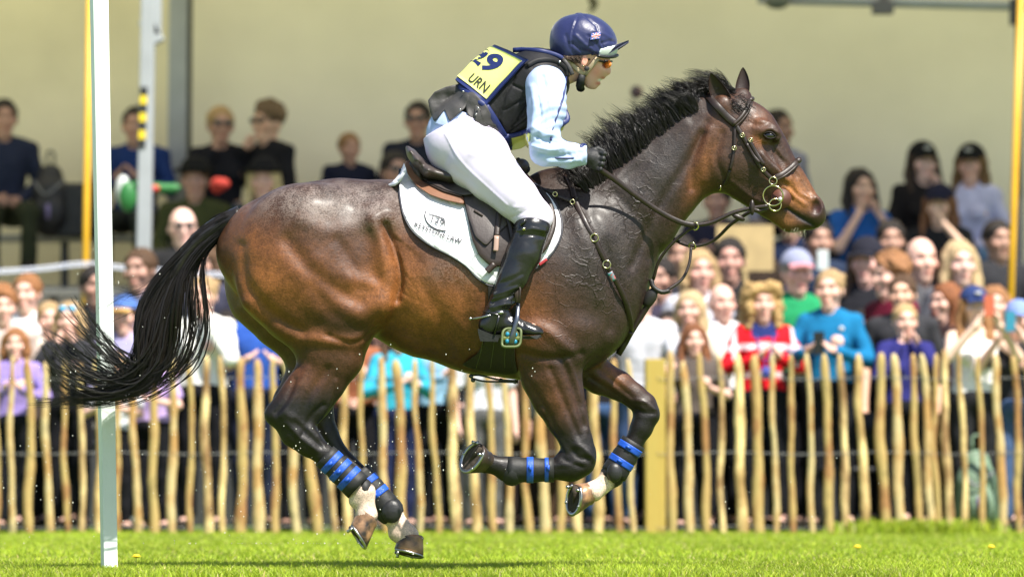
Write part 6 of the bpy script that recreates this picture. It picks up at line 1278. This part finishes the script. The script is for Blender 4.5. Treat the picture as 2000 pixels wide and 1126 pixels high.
spectator(225, 715, 12.8, 'child in white vest with hands up behind the white pole', (.72, .75, .80), 'bob', bld, la='clap', ra='clap', fem=True, sleeve='short', skin=skin_sun)
spectator(396, 578, 13.2, 'fair haired woman in white knitted jumper by the horse\'s tail', (.88, .87, .82), 'bun', bld, la='down', ra='mouth', fem=True, skin=skin_sun)
spectator(500, 590, 13.4, 'man in royal blue t-shirt and navy waistcoat behind the hind legs', (.03, .09, .38), 'short', brn, la='hold', ra='hold', sleeve='short', skin=skin_sun, bot=(.02, .025, .05))
spectator(585, 660, 13.6, 'spectator in a dark navy jacket behind the horse\'s hock', (.02, .025, .05), 'short', dk_, skin=skin_shade)
spectator(690, 640, 13.7, 'spectator in rust brown jumper behind the stifle', (.28, .10, .05), 'bob', brn, la='lap', ra='lap', fem=True, skin=skin_sun)
e, t, sc = spectator(775, 655, 13.1, 'woman in turquoise top and dark glasses beneath the horse\'s belly', (.04, .36, .50), 'long', brn, la='hold', ra='hold', fem=True, skin=skin_sun, bot=(.015, .02, .06), glasses=True)
spectator(858, 640, 13.5, 'woman in light blue shirt half hidden by the belly', (.25, .45, .62), 'short', dk_, la='clap', ra='clap', skin=skin_sun)
spectator(945, 655, 13.2, 'spectator in pale grey top and grey skirt below the girth', (.66, .67, .72), 'bob', dk_, fem=True, skin=skin_sun, bot=(.10, .10, .10), sleeve='short')
spectator(1020, 640, 13.6, 'spectator in brown waxed coat behind the folded foreleg', (.10, .06, .035), 'short', brn, skin=skin_sun, bot=(.03, .02, .02))
spectator(1095, 650, 13.4, 'spectator in dark green coat between the forelegs', (.03, .035, .03), 'bob', dk_, skin=skin_shade, bot=(.06, .035, .02))
spectator(1180, 640, 13.7, 'spectator in blue jeans and black coat behind the raised foreleg', (.02, .02, .025), 'short', brn, skin=skin_sun, bot=(.05, .10, .22))
spectator(1252, 585, 13.0, 'man in grey and white shirt resting a hand on the fence post', (.60, .60, .66), 'short', bld, la='rail', ra='rail', sleeve='short', skin=skin_sun, bot=(.04, .07, .15))
spectator(1348, 605, 13.6, 'woman with long straight blonde hair behind the small girl', (.72, .66, .55), 'long', (.55, .40, .22), fem=True, la='hold', ra='hold', skin=skin_sun)
spectator(1356, 664, 12.8, 'small girl with long auburn hair holding a fence pale', (.10, .08, .07), 'long', red_, fem=True, la='rail', ra='clap', sleeve='short', skin=skin_sun)
spectator(1411, 592, 14.0, 'bald man with grey goatee and white t-shirt', (.80, .78, .80), 'bald', gry, skin=(.85, .50, .40), sleeve='short')
spectator(1366, 530, 14.8, 'woman with blonde bob and white top below the bridle', (.55, .55, .62), 'bob', bld, fem=True, skin=(.75, .42, .34))
spectator(1425, 492, 15.4, 'dark bearded man in black jacket before the tan board', (.02, .02, .022), 'short', dk_, skin=(.55, .30, .24))
e, t, sc = spectator(1489, 592, 13.1, 'woman with big blonde curls clapping in a red and white striped jacket', (1, 1, 1), 'bigcurls', (.50, .32, .13), la='clap', ra='clap', fem=True, skin=skin_sun)
me = t.data.copy(); t.data = me; co = np.zeros(len(me.vertices)*3); me.vertices.foreach_get('co', co); co = co.reshape(-1, 3); zz = co[:, 2]+.10*np.abs(co[:, 0]); cc = np.ones((len(co), 4)); cc[:, :3] = (.62, .012, .02)
w = ((zz > 1.285) & (zz < 1.325)) | ((zz > 1.09) & (zz < 1.13)) | ((np.abs(np.abs(co[:, 0])-.21) < .016) & (zz > 1.17)); cc[w, :3] = (.75, .62, .65); nv_ = (co[:, 2] > 1.355) & (np.abs(co[:, 0]) < .095); cc[nv_, :3] = (.02, .03, .13); me.color_attributes['Col'].data.foreach_set('color', cc.astype(np.float32).ravel())
m = MB()
for s in (-1, 1): m.tube(spline([(s*.06, -.03, 1.43), (s*.055, -.13, 1.32), (0, -.15, 1.16)], 10), .006, 6)
m.box((0, -.155, 1.11), (.06, .006, .09)); o = m.build('lanyard', mat('blue_lanyard', (.03, .05, .30), .6)); o.parent = e
spectator(1557, 534, 14.0, 'man in grey baseball cap with pink peak and green polo shirt', (.02, .26, .10), 'short', gry, sleeve='short', skin=(.85, .48, .40), cap=(.28, .30, .42), capm=(.55, .25, .28))
e, t, sc = spectator(1620, 566, 13.1, 'woman with blonde bun in bright blue fleece holding a phone', (.012, .16, .34), 'bun', bld, la='hold', ra='hold', fem=True, skin=skin_sun, rz=-15)
def phone(e, p, colr=(.02, .02, .02)): m = MB(); m.box(p, (.075, .010, .15)); o = m.build('phone', mat('phone_case', colr, .3), smooth=False); o.parent = e
phone(e, (0, -.36, 1.24))
m = MB(); m.ball((.10, -.10, 1.34), (.018, .01, .018), 8); o = m.build('badge', M['pale_logo']); o.parent = e
spectator(1692, 512, 15.2, 'young woman with dark cap and long brown hair seated behind the crowd', (.02, .02, .025), 'long', brn, fem=True, cap=(.02, .02, .03), skin=(.72, .42, .36))
spectator(1738, 540, 14.1, 'young man with tousled ginger brown hair and maroon hoodie facing left', (.14, .012, .03), 'curls', (.30, .14, .06), skin=skin_sun, rz=-60)
spectator(1762, 575, 13.6, 'young man with short dark hair and charcoal t-shirt behind the navy jacket girl', (.04, .04, .045), 'short', brn, skin=(.78, .46, .32), sleeve='short', rz=-12)
spectator(1768, 628, 13.0, 'girl in navy jacket with both hands at her mouth', (.03, .03, .16), 'pony', (.50, .33, .16), la='mouth', ra='mouth', fem=True, skin=skin_sun)
spectator(1800, 487, 15.3, 'balding man in charcoal jacket with a red lanyard', (.09, .09, .10), 'bald', (.20, .12, .07), skin=(.85, .52, .42))
spectator(1846, 590, 13.9, 'woman with long red hair turned towards the camera phone', (.05, .03, .03), 'long', (.25, .09, .035), fem=True, skin=skin_sun, rz=-50)
spectator(1876, 515, 15.2, 'woman with centre parted blonde hair behind the redhead', (.12, .12, .14), 'long', (.5, .36, .2), fem=True, skin=(.82, .52, .44))
e, t, sc = spectator(1903, 600, 12.9, 'woman in white vest top and navy cap photographing with raised arms', (.90, .88, .86), 'longcap', (.30, .15, .06), la='phone', ra='phone', sleeve='none', fem=True, skin=(.86, .60, .46), cap=(.03, .05, .15), logo=True, bot=(.02, .02, .022)); phone(e, (0, -.37, 1.60), (.5, .12, .06))
spectator(1944, 596, 14.0, 'laughing woman with auburn hair behind the white vest top', (.10, .05, .04), 'long', (.34, .16, .07), fem=True, skin=skin_sun)
e, t, sc = spectator(1988, 625, 12.9, 'woman in light blue cap holding up a phone at the right edge', (.03, .03, .035), 'pony', brn, la='phone', ra='phone', fem=True, sleeve='short', cap=(.22, .30, .60), skin=skin_sun, bot=(.06, .10, .20)); phone(e, (0, -.38, 1.58), (.05, .3, .45))
# seated rows
L0, L1, L2, L3 = [r[1] for r in ROWS]; R0, R1, R2, R3 = [r[2] for r in ROWS]
spectator(8, 232, 20.0, 'man in navy jumper sitting at the far left of the top bench', (.02, .025, .05), 'short', dk_, seat=L0, la='lap', ra='lap', skin=skin_shade, bot=(.03, .035, .02))
spectator(264, 246, 20.0, 'man in royal blue and navy jacket clapping behind the hazard tape post', (.012, .03, .12), 'short', dk_, seat=L0, la='clap', ra='clap', skin=skin_shade, bot=(.03, .035, .03))
spectator(431, 246, 20.0, 'blonde woman in sunglasses with a hand at her mouth on the top bench', (.012, .012, .016), 'short', (.40, .26, .12), seat=L0, la='mouth', ra='down', glasses=True, fem=True, skin=skin_shade)
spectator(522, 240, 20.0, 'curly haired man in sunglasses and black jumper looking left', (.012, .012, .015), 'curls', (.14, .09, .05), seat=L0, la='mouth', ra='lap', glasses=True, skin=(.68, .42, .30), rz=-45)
spectator(683, 290, 20.0, 'boy in dark navy hoodie with a yellow crest above the horse\'s rump', (.012, .014, .03), 'short', (.26, .14, .06), seat=L0, skin=skin_shade, la='down', ra='down', s=.8)
spectator(816, 236, 20.0, 'man in sunglasses and navy coat just behind the rider\'s back', (.015, .018, .03), 'short', dk_, seat=L0, glasses=True, skin=skin_shade, rz=-8, la='lap', ra='lap')
spectator(381, 352, 18.9, 'man in black wide hat and olive coat on the second bench', (.05, .055, .02), 'short', brn, seat=L1, hat=(.012, .012, .012), skin=skin_shade, la='lap', ra='lap')
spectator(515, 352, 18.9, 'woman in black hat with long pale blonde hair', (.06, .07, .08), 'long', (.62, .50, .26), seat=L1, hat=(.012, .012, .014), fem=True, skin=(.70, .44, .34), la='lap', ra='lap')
spectator(772, 335, 18.9, 'person in dark glasses half hidden behind the saddle cantle', (.02, .02, .025), 'short', dk_, seat=L1, glasses=True, skin=skin_shade)
spectator(357, 445, 17.8, 'bald pale man in sunglasses and black top above the tail dock', (.02, .02, .022), 'bald', brn, seat=L2, glasses=True, skin=(.85, .55, .48), la='lap', ra='lap')
spectator(395, 515, 16.9, 'person in dark glasses peering out above the tail hair', (.05, .05, .08), 'bob', brn, seat=L3, glasses=True, skin=skin_sun)
spectator(1522, 252, 20.0, 'person with dark bun in lilac grey jacket beyond the horse\'s nose', (.26, .26, .34), 'bun', dk_, seat=R0+.2, skin=(.35, .2, .15), rz=35)
spectator(1400, 392, 19.0, 'person in navy jacket clapping under the horse\'s jaw', (.02, .02, .04), 'short', dk_, seat=R1, la='clap', ra='clap', skin=skin_shade)
spectator(1545, 430, 18.4, 'person in navy hoodie on the bench below the muzzle', (.012, .02, .05), 'short', dk_, seat=R1-.1, skin=skin_shade, la='lap', ra='lap')
spectator(1681, 368, 19.0, 'woman with long dark hair and blue denim shirt calling through her hands', (.02, .10, .34), 'long', dk_, seat=R1, la='mouth', ra='mouth', fem=True, skin=(.74, .46, .34), sleeve='short', bot=(.02, .14, .16))
spectator(1803, 318, 20.0, 'woman in plain black cap and black coat with long dark brown hair', (.015, .013, .014), 'longcap', (.035, .02, .014), seat=R0, la='lap', ra='mouth', fem=True, cap=(.012, .012, .014), logo=True, skin=(.78, .52, .46))
spectator(1896, 322, 19.9, 'woman in black cap with long light brown hair and lilac hoodie', (.50, .50, .72), 'longcap', (.15, .085, .035), seat=R0, la='lap', ra='lap', fem=True, cap=(.012, .012, .014), logo=True, skin=(.72, .44, .36), bot=(.10, .17, .30))
spectator(1835, 402, 18.8, 'woman in dark cap and black printed t-shirt clapping with bare arms', (.02, .02, .022), 'longcap', (.20, .09, .04), seat=R1-.1, la='clap', ra='phone', fem=True, sleeve='short', cap=(.02, .02, .04), skin=(.82, .54, .40), rz=-15)
# people far back in shade between the rows, seen as dark coats
for (a, b, yy, st_, tp__, lab) in ((1600, 470, 18.0, R2, (.02, .03, .06), 'spectator in navy coat holding a white phone below the bench row'), (1950, 470, 18.0, R2, (.03, .03, .035), 'spectator in dark coat below the lilac hoodie'), (1480, 470, 18.0, R2, (.03, .02, .015), 'spectator in brown coat behind the tan board'), (1330, 500, 17.9, R2, (.03, .03, .04), 'spectator in dark coat seen behind the martingale'), (1740, 470, 17.9, R2, (.03, .06, .07), 'spectator in teal scarf below the denim shirt'),
                                 (480, 470, 17.9, L2, (.03, .03, .03), 'spectator in black hidden by the croup'), (1290, 545, 15.6, None, (.06, .05, .08), 'spectator in plum coat beside the horse\'s chest')):
    spectator(a, b, yy, lab, tp__, 'short', dk_, seat=st_, skin=skin_shade, la='lap', ra='lap')
fill = [(185, 560, 'between the poles'), (335, 640, 'behind the tail'), (445, 640, 'left of the hind legs'), (545, 650, 'behind the near hock'), (640, 655, 'behind the gaskin'), (735, 650, 'behind the flank'), (820, 650, 'behind the belly'), (900, 655, 'behind the girth'), (985, 660, 'behind the stirrup'), (1060, 655, 'behind the near forearm'), (1140, 650, 'between the two forearms'),
        (1215, 650, 'left of the square post'), (1305, 640, 'right of the square post'), (1455, 640, 'left of the striped jacket'), (1535, 645, 'right of the striped jacket'), (1690, 640, 'right of the blue fleece'), (1830, 650, 'left of the white vest top'), (1962, 650, 'near the right edge')]
for k, (a, b, w_) in enumerate(fill):
    spectator(a, b, 14.55+.12*(k % 3), 'shaded spectator in '+['black coat', 'dark brown coat', 'dark navy coat', 'charcoal coat'][k % 4]+' standing '+w_, [(.014, .014, .016), (.03, .017, .012), (.012, .016, .035), (.03, .03, .033)][k % 4], ['short', 'bob'][k % 2], dk_, skin=skin_shade, la='lap', ra='lap', fem=bool(k % 2), bot=(.012, .012, .016))
q = MB(); q.box(P(1607, 508, 16.2), (.085, .012, .15)); e = bevel(q.build('white_phone', mat('white_phone', (.62, .68, .68), .4), smooth=False), .006); tag(e, 'white phone held up above the blue fleece woman', 'phone')
# water and mud thrown up by the hooves
q = MB(); r_ = random.Random(3)
for (cx_, cy_, sx_, sy_, n_d) in ((660, 930, 130, 90, 190), (930, 800, 90, 90, 60), (220, 700, 160, 120, 140), (520, 950, 130, 90, 110), (860, 900, 70, 60, 60), (130, 960, 110, 90, 70), (620, 780, 60, 60, 30), (1350, 990, 300, 60, 20)):
    for _ in range(n_d):
        p = P(r_.gauss(cx_, sx_), min(1060, r_.gauss(cy_, sy_)), r_.uniform(-.6, .7)); p[2] = max(p[2], .04); rr = r_.choice([.0012, .0016, .002, .0028]); q.ball(p, (rr, rr, rr*r_.uniform(1, 1.6)), 5)
o = q.build('flying_droplets', mat('water_droplet', (.75, .75, .68), .2, spec=.8)); tag(o, 'fine water droplets and mud specks thrown up behind the hooves', 'droplets', kind='stuff')
